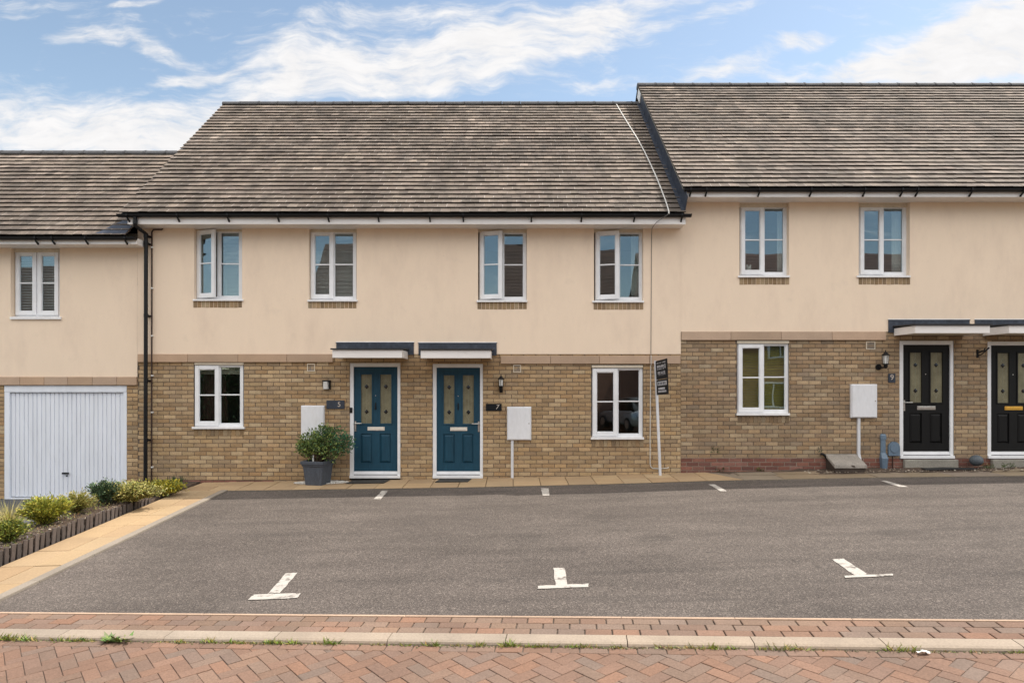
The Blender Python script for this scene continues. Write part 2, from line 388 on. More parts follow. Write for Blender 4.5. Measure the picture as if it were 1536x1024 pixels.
# ----------------------------------------------------------------------------- world and light
SUN = Vector((0.50, 0.185, 0.846)).normalized()
def make_world():
    w = bpy.data.worlds.new("World"); scene.world = w; w.use_nodes = True
    nt = w.node_tree; N = nt.nodes; L = nt.links
    bg = N["Background"]
    sky = N.new("ShaderNodeTexSky"); sky.sky_type = 'NISHITA'; sky.sun_disc = False
    sky.sun_elevation = math.asin(SUN.z)
    sky.sun_rotation = atan2(SUN.x, SUN.y)
    sky.altitude = 50; sky.air_density = 1.0; sky.dust_density = 0.6; sky.ozone_density = 1.6
    tc = N.new("ShaderNodeTexCoord")
    sep = N.new("ShaderNodeSeparateXYZ"); L.new(tc.outputs["Generated"], sep.inputs[0])
    def math_(op, a, b=None, clamp=False):
        n = N.new("ShaderNodeMath"); n.operation = op; n.use_clamp = clamp
        for i, x in enumerate((a, b)):
            if x is None: continue
            if isinstance(x, (int, float)): n.inputs[i].default_value = x
            else: L.new(x, n.inputs[i])
        return n.outputs[0]
    ay = math_('MAXIMUM', math_('ABSOLUTE', sep.outputs["Y"]), 0.04)
    p = math_('DIVIDE', sep.outputs["X"], ay); q = math_('DIVIDE', sep.outputs["Z"], ay)
    cmb = N.new("ShaderNodeCombineXYZ"); L.new(p, cmb.inputs[0]); L.new(q, cmb.inputs[1])
    front = N.new("ShaderNodeMapRange"); front.inputs["From Min"].default_value = -.02; front.inputs["From Max"].default_value = .08
    L.new(sep.outputs["Y"], front.inputs["Value"])
    L.new(math_('MULTIPLY', front.outputs[0], 3.7), cmb.inputs[2])     # other half of the sky gets another slice of the noise
    # domain warp
    wn = N.new("ShaderNodeTexNoise"); wn.inputs["Scale"].default_value = 7; wn.inputs["Detail"].default_value = 3
    L.new(cmb.outputs[0], wn.inputs["Vector"])
    wv = N.new("ShaderNodeVectorMath"); wv.operation = 'MULTIPLY_ADD'
    L.new(wn.outputs["Color"], wv.inputs[0]); wv.inputs[1].default_value = (.11, .075, 0)
    ctr = N.new("ShaderNodeVectorMath"); ctr.operation = 'SUBTRACT'; L.new(cmb.outputs[0], ctr.inputs[0]); ctr.inputs[1].default_value = (.055, .0375, 0)
    L.new(ctr.outputs[0], wv.inputs[2])
    mp = N.new("ShaderNodeMapping"); mp.inputs["Rotation"].default_value = (0, 0, radians(-14)); mp.inputs["Scale"].default_value = (3.6, 8.0, 1)
    L.new(wv.outputs[0], mp.inputs["Vector"])
    n1 = N.new("ShaderNodeTexNoise"); n1.inputs["Scale"].default_value = 1.5; n1.inputs["Detail"].default_value = 10; n1.inputs["Roughness"].default_value = 0.62
    L.new(mp.outputs[0], n1.inputs["Vector"])
    mp2 = N.new("ShaderNodeMapping"); mp2.inputs["Rotation"].default_value = (0, 0, radians(32)); mp2.inputs["Scale"].default_value = (10, 21, 1)
    L.new(wv.outputs[0], mp2.inputs["Vector"])
    n2 = N.new("ShaderNodeTexNoise"); n2.inputs["Scale"].default_value = 1.6; n2.inputs["Detail"].default_value = 9; n2.inputs["Roughness"].default_value = 0.6
    L.new(mp2.outputs[0], n2.inputs["Vector"])
    # cloud banks where the sky has them: (centre p, centre q, radius p, radius q, tilt, weight)
    banks = [(-.10, .487, .30, .050, 9, .50), (-.30, .492, .075, .045, -10, .34), (.09, .530, .17, .040, 14, .30), (-.20, .445, .24, .025, 4, .26), (-.14, .560, .22, .022, 4, .24), (.14, .565, .20, .03, 8, .20), (.30, .555, .14, .012, 16, .18),
             (-.62, .388, .33, .050, -4, .38), (-.80, .36, .25, .08, 0, .22), (-.46, .375, .17, .05, 8, .26), (-.47, .457, .10, .012, 12, .36), (-.508, .490, .055, .014, -10, .40), (-.613, .516, .09, .018, -4, .36), (-.56, .57, .06, .008, 6, .3),
             (.64, .498, .17, .045, 10, .50), (.76, .545, .14, .06, 8, .44), (.52, .470, .22, .022, 3, .30), (.80, .50, .16, .08, 0, .36), (.427, .512, .048, .016, 8, .42), (.33, .475, .08, .016, 20, .22), (-.72, .56, .25, .03, -4, .14), (.14, .445, .09, .016, 4, .24)]
    acc = None
    for (cx, cy, rx, ry, rot, wgt) in banks:
        b = N.new("ShaderNodeMapping"); b.vector_type = 'TEXTURE'
        b.inputs["Location"].default_value = (cx, cy, 3.7); b.inputs["Rotation"].default_value = (0, 0, radians(rot)); b.inputs["Scale"].default_value = (rx, ry, 1)
        L.new(wv.outputs[0], b.inputs["Vector"])
        # recentre the warp (noise mean 0.5)
        ln = N.new("ShaderNodeVectorMath"); ln.operation = 'LENGTH'
        L.new(b.outputs[0], ln.inputs[0])
        mr = N.new("ShaderNodeMapRange"); mr.interpolation_type = 'SMOOTHERSTEP'
        mr.inputs["From Min"].default_value = 0.15; mr.inputs["From Max"].default_value = 1.5; mr.inputs["To Min"].default_value = wgt; mr.inputs["To Max"].default_value = 0
        L.new(ln.outputs["Value"], mr.inputs["Value"])
        acc = mr.outputs[0] if acc is None else math_('ADD', acc, mr.outputs[0])
    acc = math_('MINIMUM', acc, .52)
    acc = math_('MULTIPLY', acc, front.outputs[0])
    # the half of the sky behind the camera: unseen bright cloud added high up to fill the shaded facade
    hi = N.new("ShaderNodeMapRange"); hi.inputs["From Min"].default_value = .24; hi.inputs["From Max"].default_value = .42; hi.inputs["To Max"].default_value = .42
    L.new(sep.outputs["Z"], hi.inputs["Value"])
    back = math_('MULTIPLY', hi.outputs[0], math_('SUBTRACT', 1.0, front.outputs[0]))
    acc = math_('ADD', acc, back)
    mp3 = N.new("ShaderNodeMapping"); mp3.inputs["Rotation"].default_value = (0, 0, radians(-32)); mp3.inputs["Scale"].default_value = (14, 70, 1)
    L.new(wv.outputs[0], mp3.inputs["Vector"])
    n3 = N.new("ShaderNodeTexNoise"); n3.inputs["Scale"].default_value = 1.4; n3.inputs["Detail"].default_value = 8; n3.inputs["Roughness"].default_value = 0.65
    L.new(mp3.outputs[0], n3.inputs["Vector"])
    nn = math_('ADD', math_('MULTIPLY', n1.outputs["Fac"], .95), math_('ADD', math_('MULTIPLY', n2.outputs["Fac"], .55), math_('MULTIPLY', math_('SUBTRACT', n3.outputs["Fac"], .5), .62)))
    tot = math_('ADD', nn, acc)
    cov = N.new("ShaderNodeMapRange"); cov.interpolation_type = 'SMOOTHSTEP'
    cov.inputs["From Min"].default_value = .77; cov.inputs["From Max"].default_value = 1.33
    L.new(tot, cov.inputs["Value"])
    mx = N.new("ShaderNodeMix"); mx.data_type = 'RGBA'
    L.new(cov.outputs[0], mx.inputs["Factor"])
    tintn = N.new("ShaderNodeMix"); tintn.data_type = 'RGBA'; tintn.blend_type = 'MULTIPLY'; tintn.inputs["Factor"].default_value = 1
    tintn.inputs["B"].default_value = SKYTINT
    L.new(sky.outputs[0], tintn.inputs["A"])
    L.new(tintn.outputs["Result"], mx.inputs["A"])
    cm = N.new("ShaderNodeMix"); cm.data_type = 'RGBA'; L.new(front.outputs[0], cm.inputs["Factor"])
    cm.inputs["A"].default_value = FILL_CLOUD; 
    shd = N.new("ShaderNodeMapRange"); shd.inputs["From Min"].default_value = .34; shd.inputs["From Max"].default_value = .62; shd.inputs["To Min"].default_value = .90; shd.inputs["To Max"].default_value = 1.0
    L.new(math_('ADD', math_('MULTIPLY', n2.outputs["Fac"], .6), math_('MULTIPLY', n3.outputs["Fac"], .4)), shd.inputs["Value"])
    sc_ = N.new("ShaderNodeVectorMath"); sc_.operation = 'SCALE'; sc_.inputs[0].default_value = CLOUD[:3]
    L.new(shd.outputs["Result"], sc_.inputs["Scale"]); L.new(sc_.outputs["Vector"], cm.inputs["B"])
    L.new(cm.outputs["Result"], mx.inputs["B"])
    L.new(mx.outputs["Result"], bg.inputs["Color"])
    bg.inputs["Strength"].default_value = SKYSTR
SKYSTR = 0.135
SKYTINT = (1.06, 0.95, 0.80, 1)
CLOUD = (4.15, 4.1, 4.1, 1)
FILL_CLOUD = (11.5, 11.0, 10.4, 1)  # overbright on purpose: the added rear cloud serves as fill light
make_world()
sd = bpy.data.lights.new("sun", 'SUN'); sd.energy = 2.95; sd.angle = radians(0.55); sd.color = (1.0, 0.93, 0.84)
so = bpy.data.objects.new("sun", sd); COL.objects.link(so)
so.rotation_euler = SUN.to_track_quat('Z', 'Y').to_euler(); so.location = SUN * 60

cam = bpy.data.cameras.new("camera"); co = bpy.data.objects.new("camera", cam); COL.objects.link(co)
cam.lens = 36.0 * 1000 / 1536; cam.sensor_width = 36; cam.shift_y = 63 / 1536
cam.clip_end = 2000
co.location = (0, -CAMD, CAMZ); co.rotation_euler = (radians(90), 0, 0)
scene.camera = co
scene.view_settings.view_transform = 'Standard'; scene.view_settings.look = 'None'
scene.view_settings.exposure = 0.80; scene.view_settings.gamma = 1.0
scene.cycles.max_bounces = 8; scene.cycles.transparent_max_bounces = 16

# ----------------------------------------------------------------------------- setting: ground, paving
def grid_sheet(name, mat, xs, ys, zfun, label=None, off=0.0):
    mb = MB()
    nx, ny = len(xs), len(ys)
    vs = [(x, y, zfun(x, y) + off) for y in ys for x in xs]
    fs = [(j * nx + i, j * nx + i + 1, (j + 1) * nx + i + 1, (j + 1) * nx + i) for j in range(ny - 1) for i in range(nx - 1)]
    mb.idx(vs, fs, (1, 1, 1), True)
    o = mb.build(name, mat)
    return o
def lin(a, b, n): return [a + (b - a) * i / n for i in range(n + 1)]

def ground_z(x, y):
    if -13.9 <= x <= 13.9 and -16 <= y <= 0.0:
        g = G(x, y) - .09
        if x < -5.7 and y > -6.6: g = min(g, -.52)
        return g
    if y > 0: return -.9
    return -.75
o = grid_sheet("ground", M['ground'], [-400, -120, -40, -20, -14.01] + lin(-13.9, 13.9, 40) + [14.01, 20, 40, 120, 400],
               [-400, -120, -60, -30, -16.2] + lin(-16, -0.001, 40) + [0.15, 10, 40, 120, 400], ground_z)
tag(o, kind="structure")

# asphalt parking area: from the path edge to the angled edging
def make_asphalt():
    mb = MB()
    nx, ny = 60, 24
    xs = lin(-4.86, 13.5, nx)
    vs = []
    for j in range(ny + 1):
        for x in xs:
            y0 = -.86
            y1 = KO.y - .103 * x - .0
            y = y0 + (y1 - y0) * j / ny
            vs.append((x, y, G(x, y)))
    n = nx + 1
    fs = [((j + 1) * n + i, (j + 1) * n + i + 1, j * n + i + 1, j * n + i) for j in range(ny) for i in range(nx)]
    mb.idx(vs, fs, (1, 1, 1), True)
    return tag(mb.build("parking_area", M['asphalt']), kind="structure")
make_asphalt()

def warped(mb, corners, top, depth, col, bev=0.0):
    """paving unit: polygon (x,y) list following the ground, lifted by `top`"""
    n = len(corners)
    T = [(x, y, G(x, y) + top) for x, y in corners]
    Bt = [(x, y, G(x, y) + top - depth) for x, y in corners]
    if bev > 0:
        cx = sum(p[0] for p in corners) / n; cy = sum(p[1] for p in corners) / n
        R = []
        for x, y in corners:
            dx, dy = cx - x, cy - y; l = sqrt(dx * dx + dy * dy) or 1
            k = min(bev, l * .4)
            R.append((x + dx / l * k, y + dy / l * k, G(x, y) + top))
        E = [(p[0], p[1], p[2] - bev * .6) for p in T]
        mb.idx(Bt + E, [(i, (i + 1) % n, n + (i + 1) % n, n + i) for i in range(n)], col)
        mb.idx(E + R, [(i, (i + 1) % n, n + (i + 1) % n, n + i) for i in range(n)], col)
        mb.face(R, col)
    else:
        mb.idx(Bt + T, [(i, (i + 1) % n, n + (i + 1) % n, n + i) for i in range(n)], col)
        mb.face(T, col)

SLABC = [(0.358, 0.251, 0.141), (0.372, 0.265, 0.153), (0.344, 0.242, 0.14), (0.33, 0.228, 0.13)]
def make_path():
    mb = MB()
    # left run towards the road, two slabs wide
    y = -.86
    tj = .011
    first = True
    while y > -7.2:
        ya, yb = y - tj / 2, y - .575 + tj / 2
        for xa, xb in ((-5.68, -5.29), (-5.29, -4.985)):
            if xb > -5.0 : pass
            yk = lambda x: KO.y - .103 * x
            c = [(xa + tj / 2, max(yb, yk(xa))), (xb - tj / 2, max(yb, yk(xb))), (xb - tj / 2, ya), (xa + tj / 2, ya)]
            if c[0][1] >= ya - .03: continue
            jit = random.uniform(-.003, .003)
            warped(mb, c, .014 + jit, .05, vary(random.choice(SLABC), .07, .02), .005)
        y -= .575
    # run along the front of the houses, joints skewed as laid
    x = -5.68
    k = 0
    while x < 3.75:
        w = .475
        for ya, yb in ((-.855, -.43), (-.425, -.004)):
            skew = .03
            c = [(x + tj / 2, ya), (x + w - tj / 2, ya), (x + w - tj / 2 + skew * 0, yb), (x + tj / 2, yb)]
            if x + w > 3.75:
                c[1] = (3.55 - ya * .468, ya); c[2] = (3.55 - yb * .468, yb)
            warped(mb, c, .014 + random.uniform(-.003, .003), .05, vary(random.choice(SLABC), .08, .02), .005)
        x += w
    o = mb.build("path", M['slab'])
    tag(o, kind="structure")
    # joint bed
    jb = MB()
    for (x0, x1, y0, y1) in ((-5.69, -4.97, -7.3, -.86), (-5.69, 13.6, -.86, .02)):
        nx = max(2, int((x1 - x0) / .4)); ny = max(2, int((y1 - y0) / .3))
        xs = lin(x0, x1, nx); ys = lin(y0, y1, ny)
        vs = [(xx, max(yy, KO.y - .103 * xx), G(xx, max(yy, KO.y - .103 * xx)) - .014) for yy in ys for xx in xs]
        jb.idx(vs, [(j * (nx + 1) + i, j * (nx + 1) + i + 1, (j + 1) * (nx + 1) + i + 1, (j + 1) * (nx + 1) + i) for j in range(ny) for i in range(nx)])
    tag(jb.build("path_bedding", M['joint']), kind="structure")
make_path()

def make_right_path():
    """older worn stone setts and slabs before the right-hand house"""
    mb = MB()
    x = 3.98
    while x < 13.4:
        w = random.uniform(.5, .95)
        col = vary(random.choice([(.21, .165, .115), (.19, .155, .12), (.235, .18, .115)]), .10, .03)
        y0 = -.855 + random.uniform(0, .01); y1 = -.45 + random.uniform(-.03, .03)
        warped(mb, [(x, y0), (x + w - .012, y0), (x + w - .012 + random.uniform(-.03, .03), y1), (x + random.uniform(-.02, .02), y1)], .012 + random.uniform(-.006, .006), .05, col, .008)
        if x > 7.0 or x < 5.2:
            warped(mb, [(x + .05, y1 + .012), (x + w + .03, y1 + .012), (x + w + .03, -.16 + random.uniform(-.05, .05)), (x + .05, -.16 + random.uniform(-.05, .05))], .015 + random.uniform(-.01, .01), .05, vary(col, .1), .008)
        x += w
    warped(mb, [(3.768, -.446), (4.02, -.446), (4.02, -.02), (3.57, -.02)], .012, .05, (.20, .16, .115), .004)
    warped(mb, [(3.962, -.853), (3.974, -.853), (3.974, -.452), (3.774, -.452)], .012, .05, (.20, .16, .115), .003)
    tag(mb.build("worn_path", M['slab']), kind="structure")
    sb = MB()
    xs = lin(3.5, 13.4, 95); ys = lin(-.48, -.004, 8)
    n = len(xs)
    vs = []
    for j, y in enumerate(ys):
        for x in xs:
            h = .012 + .035 * (y + .48) / .48 * (0.5 + noise.noise((x * 2.2, y * 4, 0))) + .02 * noise.noise((x * 9, y * 9, 3))
            if x < 5.2: h *= .4
            vs.append((x, y, G(x, y) + h))
    sb.idx(vs, [(j * n + i, j * n + i + 1, (j + 1) * n + i + 1, (j + 1) * n + i) for j in range(len(ys) - 1) for i in range(n - 1)], (1, 1, 1), True)
    tag(sb.build("bare_soil", M['soil']), kind="structure")
make_right_path()

def make_edgings():
    # grey edging kerb along the left edge of the asphalt and across the top of the bays
    mb = MB()
    y = -.86
    while y > -6.3:
        y2 = max(y - .91, KO.y + .103 * 4.9)
        if y - y2 < .05: break
        c = [(-4.975, y2 + .006), (-4.865, y2 + .006), (-4.865, y), (-4.975, y)]
        warped(mb, c, .022, .10, vary((.245, .21, .17), .06), .008)
        y = y2
    x = -4.86
    while x < 13.2:
        c = [(x, -.90), (x + .905, -.90), (x + .905, -.86), (x, -.86)]
        warped(mb, c, .006, .05, vary((.10, .085, .07) if x < 3.5 else (.15, .125, .095), .12), .004)
        x += .91
    tag(mb.build("path_edging", M['kerbstone']), kind="structure")
    # thin pink edging, three rows of pavers, kerb
    e = MB()
    s = -9.0
    while s < 9.0:
        e_c = vary((.40, .285, .205), .08)
        warped(e, [K(s + .9 - .004, .03), K(s, .03), K(s, 0.0), K(s + .9 - .004, 0.0)][::-1], .012, .05, e_c, .004)
        s += .9
    tag(e.build("edging_strip", M['kerbstone']), kind="structure")
    pb = MB()
    PAL = [(0.195, 0.12, 0.083), (0.185, 0.117, 0.084), (0.174, 0.119, 0.088), (0.187, 0.123, 0.086), (0.172, 0.12, 0.09), (0.203, 0.117, 0.078)]
    for r in range(3):
        t0 = .034 + r * .109
        s = -9.2 + (.105 if r % 2 else 0) + random.uniform(0, .05)
        while s < 9.0:
            L_ = .207
            warped(pb, [K(s + .003, t0 + .105), K(s + L_ - .004, t0 + .105), K(s + L_ - .004, t0), K(s + .003, t0)], .006 + random.uniform(-.002, .002), .04, vary(random.choice(PAL), .12, .05), .005)
            s += .212
    tag(pb.build("paver_strip", M['paver']), kind="structure")
    bd = MB()
    nseg = 60
    ss = lin(-9.3, 9.3, nseg)
    tt = [-.0, .2, .45]
    vs = [(*K(a, t), G(*K(a, t)) - .006) for t in tt for a in ss]
    bd.idx(vs, [((j + 1) * (nseg + 1) + i, (j + 1) * (nseg + 1) + i + 1, j * (nseg + 1) + i + 1, j * (nseg + 1) + i) for j in range(2) for i in range(nseg)])
    tag(bd.build("strip_bedding", M['joint']), kind="structure")
    kb = MB()
    s = -9.15
    while s < 9.1:
        c = vary((.30, .245, .19), .07, .02)
        a, b = s + .0035, s + .915 - .0035
        prof = [(.363, .010), (.485, .006), (.505, -.004), (.512, -.018), (.512, -.10), (.363, -.10)]
        seg = 2
        rings = []
        for k in range(seg + 1):
            sx = a + (b - a) * k / seg
            rings.append([(*K(sx, t), G(*K(sx, .44)) + h) for t, h in prof])
        kb.rings([r[::-1] for r in rings], c)
        s += .915
    tag(kb.build("kerb", M['kerbstone']), kind="structure")
make_edgings()

def clip_poly(poly, f):
    out = []
    for i in range(len(poly)):
        a, b = poly[i], poly[(i + 1) % len(poly)]
        fa, fb = f(a), f(b)
        if fa >= 0: out.append(a)
        if (fa >= 0) != (fb >= 0):
            t = fa / (fa - fb); out.append((a[0] + (b[0] - a[0]) * t, a[1] + (b[1] - a[1]) * t))
    return out

ROADZ = -.024
def make_road():
    mb = MB()
    PAL = [(0.194, 0.115, 0.079), (0.184, 0.112, 0.079), (0.173, 0.115, 0.085), (0.186, 0.118, 0.083), (0.169, 0.117, 0.088), (0.199, 0.115, 0.077), (0.179, 0.11, 0.077)]
    # stretcher row along the kerb
    t0 = .516
    s = -9.1
    while s < 9:
        warped(mb, [K(s + .004, t0 + .103), K(s + .206, t0 + .103), K(s + .206, t0 + .004), K(s + .004, t0 + .004)], ROADZ + random.uniform(-.002, .002), .04, vary(random.choice(PAL), .12, .05), .005)
        s += .21
    T0 = t0 + .107
    w = .1045
    ca, sa = cos(radians(45)), sin(radians(45))
    R = 110
    for i in range(-R, R):
        for j in range(-R, R):
            k = (i - j) % 4
            if k == 0: x0, x1, y0, y1 = i, i + 2, j, j + 1
            elif k == 3: x0, x1, y0, y1 = i, i + 1, j, j + 2
            else: continue
            g = .02
            quad = [(x0 + g, y0 + g), (x1 - g, y0 + g), (x1 - g, y1 - g), (x0 + g, y1 - g)]
            q = [((a * ca - b * sa) * w, (a * sa + b * ca) * w + 2.0) for a, b in quad]
            cs = sum(p[0] for p in q) / 4; ct = sum(p[1] for p in q) / 4
            if abs(cs) > 8.2 or ct > 4.6 or ct < T0 - .2: continue
            q = clip_poly(q, lambda p: p[1] - T0)
            if len(q) < 3: continue
            pts = [K(a, b) for a, b in q]
            ar = 0
            for n in range(len(pts)):
                a, b = pts[n], pts[(n + 1) % len(pts)]; ar += a[0] * b[1] - b[0] * a[1]
            if abs(ar) < .002: continue
            if ar < 0: pts = pts[::-1]
            warped(mb, pts, ROADZ + random.uniform(-.0025, .0025), .035, vary(random.choice(PAL), .10, .04), .0045)
    tag(mb.build("road", M['paver']), kind="structure")
    bd = MB()
    ss = lin(-14, 14, 60); tt = lin(.45, 6.5, 20)
    n = len(ss)
    vs = [(*K(a, t), G(*K(a, t)) + ROADZ - .006) for t in tt for a in ss]
    bd.idx(vs, [((j + 1) * n + i, (j + 1) * n + i + 1, j * n + i + 1, j * n + i) for j in range(len(tt) - 1) for i in range(n - 1)])
    tag(bd.build("road_bedding", M['joint']), kind="structure")
make_road()

# ----------------------------------------------------------------------------- bay markings
def marking(polys, label):
    mb = MB()
    allp = []
    for poly in polys:
        pts = [on_ground(u, v) for u, v in poly]
        ar = sum(pts[i][0] * pts[(i + 1) % len(pts)][1] - pts[(i + 1) % len(pts)][0] * pts[i][1] for i in range(len(pts)))
        if ar < 0: pts = pts[::-1]
        n = 6
        # subdivided quad with a ragged outline
        A, B_, C_, D_ = pts
        grid = []
        for j in range(n + 1):
            row = []
            for i in range(n + 1):
                a, b = i / n, j / n
                x = (A[0] * (1 - a) + B_[0] * a) * (1 - b) + (D_[0] * (1 - a) + C_[0] * a) * b
                y = (A[1] * (1 - a) + B_[1] * a) * (1 - b) + (D_[1] * (1 - a) + C_[1] * a) * b
                if i in (0, n) or j in (0, n):
                    x += random.uniform(-.006, .006); y += random.uniform(-.006, .006)
                row.append((x, y, G(x, y) + .005)); allp.append((x, y))
            grid.append(row)
        off = .0025 * polys.index(poly)
        for j in range(n):
            for i in range(n):
                mb.face([(p[0], p[1], p[2] + off) for p in (grid[j][i], grid[j][i + 1], grid[j + 1][i + 1], grid[j + 1][i])])
    cx = sum(p[0] for p in allp) / len(allp); cy = sum(p[1] for p in allp) / len(allp)
    o = mb.build("bay_marking", M['paint'], origin=(cx, cy, G(cx, cy)))
    return tag(o, label, "road marking", "white parking bay markings")
marking([[(560, 748.6), (570.7, 748.6), (582.8, 736), (573.4, 736)]], "short white bay line slanting right on the asphalt just before the left teal door")
marking([[(813.7, 743.1), (824.2, 743.1), (822.7, 732.2), (811.7, 732.2)]], "short white upright bay line on asphalt below the second white meter box")
marking([[(1081, 736.8), (1090.5, 736.8), (1072.7, 726.4), (1062.7, 726.4)]], "short white bay line slanting left on asphalt where the orange slabs end")
marking([[(1349.3, 730.2), (1362.5, 730.2), (1329.4, 721), (1320.7, 721)]], "short white bay line slanting left on asphalt before the black door")
marking([[(403, 890), (420.6, 889.3), (446, 859), (429, 859.7)], [(372, 900.4), (446, 897), (451, 890), (381, 892)]], "white T-shaped bay marking leaning right, on the asphalt nearest the orange path")
marking([[(833.7, 878), (851, 877.3), (847.7, 851.6), (829.8, 851.6)], [(807, 883.5), (883, 880.9), (882.5, 875.7), (807, 879)]], "white upright T-shaped bay marking, middle of the three T marks on the asphalt")
marking([[(1286.6, 866.5), (1301, 861), (1264.8, 838), (1247.6, 838.6)], [(1268, 867), (1339.4, 864), (1338.7, 861), (1267, 863.6)]], "worn white T-shaped bay marking leaning left, with its bar partly rubbed away")

#@@PART2@@
# ----------------------------------------------------------------------------- building kit
def panel(mb, x0, x1, z0, z1, y, holes, col=(1, 1, 1)):
    """front sheet in the plane Y=y with rectangular holes (x0,x1,z0,z1,depth) and their reveals"""
    xs = sorted({x0, x1, *[max(x0, min(x1, v)) for h in holes for v in h[:2]]})
    zs = sorted({z0, z1, *[max(z0, min(z1, v)) for h in holes for v in h[2:4]]})
    for a, b in zip(xs, xs[1:]):
        for c, d in zip(zs, zs[1:]):
            mx, mz = (a + b) / 2, (c + d) / 2
            if any(h[0] < mx < h[1] and h[2] < mz < h[3] for h in holes): continue
            mb.face([(a, y, c), (b, y, c), (b, y, d), (a, y, d)], col)
    for h in holes:
        a, b, c, d, dep = h
        a0, b0, c0, d0 = max(a, x0), min(b, x1), max(c, z0), min(d, z1)
        if b0 <= a0 or d0 <= c0: continue
        if a >= x0: mb.face([(a, y, c0), (a, y, d0), (a, y + dep, d0), (a, y + dep, c0)], col)
        if b <= x1: mb.face([(b, y, d0), (b, y, c0), (b, y + dep, c0), (b, y + dep, d0)], col)
        if c >= z0: mb.face([(b0, y, c), (a0, y, c), (a0, y + dep, c), (b0, y + dep, c)], col)
        if d <= z1: mb.face([(a0, y, d), (b0, y, d), (b0, y + dep, d), (a0, y + dep, d)], col)

def bricks(mb, x0, x1, z0, z1, y, holes, palette, off=0.0, ztop=None):
    """stretcher-bond bricks standing proud of the mortar, courses counted down from ztop"""
    ch, bl, jt = .075, .225, .0105
    ztop = z1 if ztop is None else ztop
    n = int((ztop - z0) / ch) + 2
    for k in range(n):
        zt = ztop - k * ch; zb_ = zt - ch + jt
        zt2, zb2 = min(zt, z1), max(zb_, z0)
        if zt2 - zb2 < .012: continue
        cuts = sorted({zb2, zt2, *[v for h in holes for v in h[2:4] if zb2 + .004 < v < zt2 - .004]})
        sh = (k % 2) * bl / 2 + off + random.uniform(-.006, .006)
        i0 = int(floor((x0 - sh) / bl)) - 1
        i1 = int((x1 - sh) / bl) + 1
        for i in range(i0, i1 + 1):
            a = sh + i * bl + random.uniform(-.002, .002); b = sh + (i + 1) * bl - jt + random.uniform(-.002, .002)
            a, b = max(a, x0), min(b, x1)
            if b - a < .02: continue
            col = palette((a + b) / 2, (zt + zb_) / 2)
            yy = y + random.uniform(-.002, .002)
            for c, d in zip(cuts, cuts[1:]):
                if d - c < .01: continue
                segs = [(a, b)]
                for h in holes:
                    if h[2] < (c + d) / 2 < h[3]:
                        ns = []
                        for p, q in segs:
                            if h[1] <= p or h[0] >= q: ns.append((p, q)); continue
                            if h[0] - p > .015: ns.append((p, h[0]))
                            if q - h[1] > .015: ns.append((h[1], q))
                        segs = ns
                for p, q in segs:
                    e = .004
                    F = [(p + e, yy, c + e), (q - e, yy, c + e), (q - e, yy, d - e), (p + e, yy, d - e)]
                    E = [(p, yy + .004, c), (q, yy + .004, c), (q, yy + .004, d), (p, yy + .004, d)]
                    Bk = [(v[0], y + .014, v[2]) for v in E]
                    mb.face(F, col)
                    mb.idx(F + E, [(4, 5, 1, 0), (5, 6, 2, 1), (6, 7, 3, 2), (7, 4, 0, 3)], col)
                    mb.idx(E + Bk, [(4, 5, 1, 0), (5, 6, 2, 1), (6, 7, 3, 2), (7, 4, 0, 3)], col)

BUFF = [(0.387, 0.266, 0.142), (0.351, 0.234, 0.124), (0.414, 0.293, 0.167), (0.324, 0.216, 0.115), (0.378, 0.266, 0.153), (0.315, 0.221, 0.131), (0.441, 0.324, 0.194)]
BUFF2 = [(0.324, 0.225, 0.131), (0.293, 0.2, 0.115), (0.351, 0.252, 0.153), (0.27, 0.184, 0.11), (0.315, 0.225, 0.138), (0.275, 0.198, 0.129), (0.378, 0.281, 0.177)]
RED = [(.20, .085, .062), (.17, .068, .05), (.225, .105, .078), (.15, .065, .05)]
def pal_main(x, z):
    base = random.choice(BUFF)
    if x < -4.4 and z < -.02: base = random.choice(RED)
    return vary(base, .10, .035)
def pal_right(x, z):
    base = random.choice(BUFF2)
    if z < .412: base = random.choice(RED)
    elif noise.noise((x * .9, z * 2.2, 5)) > .38: base = tuple(c * .86 for c in base)
    return vary(base, .13, .05)

def soldier(name, house, u0, u1, v0, v1, y, pal=BUFF, n=None):
    mb = MB()
    x0, x1, z0, z1 = U(u0), U(u1), V(v1), V(v0)
    n = n or max(4, int(round((x1 - x0) / .075)))
    w = (x1 - x0) / n
    for i in range(n):
        mb.box(x0 + i * w + .004, x0 + (i + 1) * w - .004, y - .002 + random.uniform(-.002, .002), y + .03, z0 + random.uniform(0, .006), z1, vary(tuple(.72 * q for q in random.choice(pal)), .14, .04))
    return mb.build(name, M['brick'], house)

def string_course(house, segs, unit, y=-.035):
    for (u0, u1, va, vb) in segs:
        mb = MB()
        x0, x1 = U(u0), U(u1)
        za, zb_ = V(va), V(vb)
        x = x0
        while x < x1 - .01:
            w = min(unit * random.uniform(.97, 1.03), x1 - x)
            if x1 - (x + w) < .12: w = x1 - x
            c = vary(random.choice([(.43, .30, .205), (.40, .285, .20), (.45, .325, .235)]), .06, .02)
            mb.box(x + .003, x + w - .003, y, .004, zb_, za, c)
            x += w
        mb.build("string_course", M['stone'], house, bevel=.004)

def ring(mb, x0, x1, z0, z1, wl, wr, wb, wt, y0, y1, col=(1, 1, 1)):
    mb.box(x0, x0 + wl, y0, y1, z0, z1, col)
    mb.box(x1 - wr, x1, y0, y1, z0, z1, col)
    mb.box(x0 + wl, x1 - wr, y0, y1, z0, z0 + wb, col)
    mb.box(x0 + wl, x1 - wr, y0, y1, z1 - wt, z1, col)

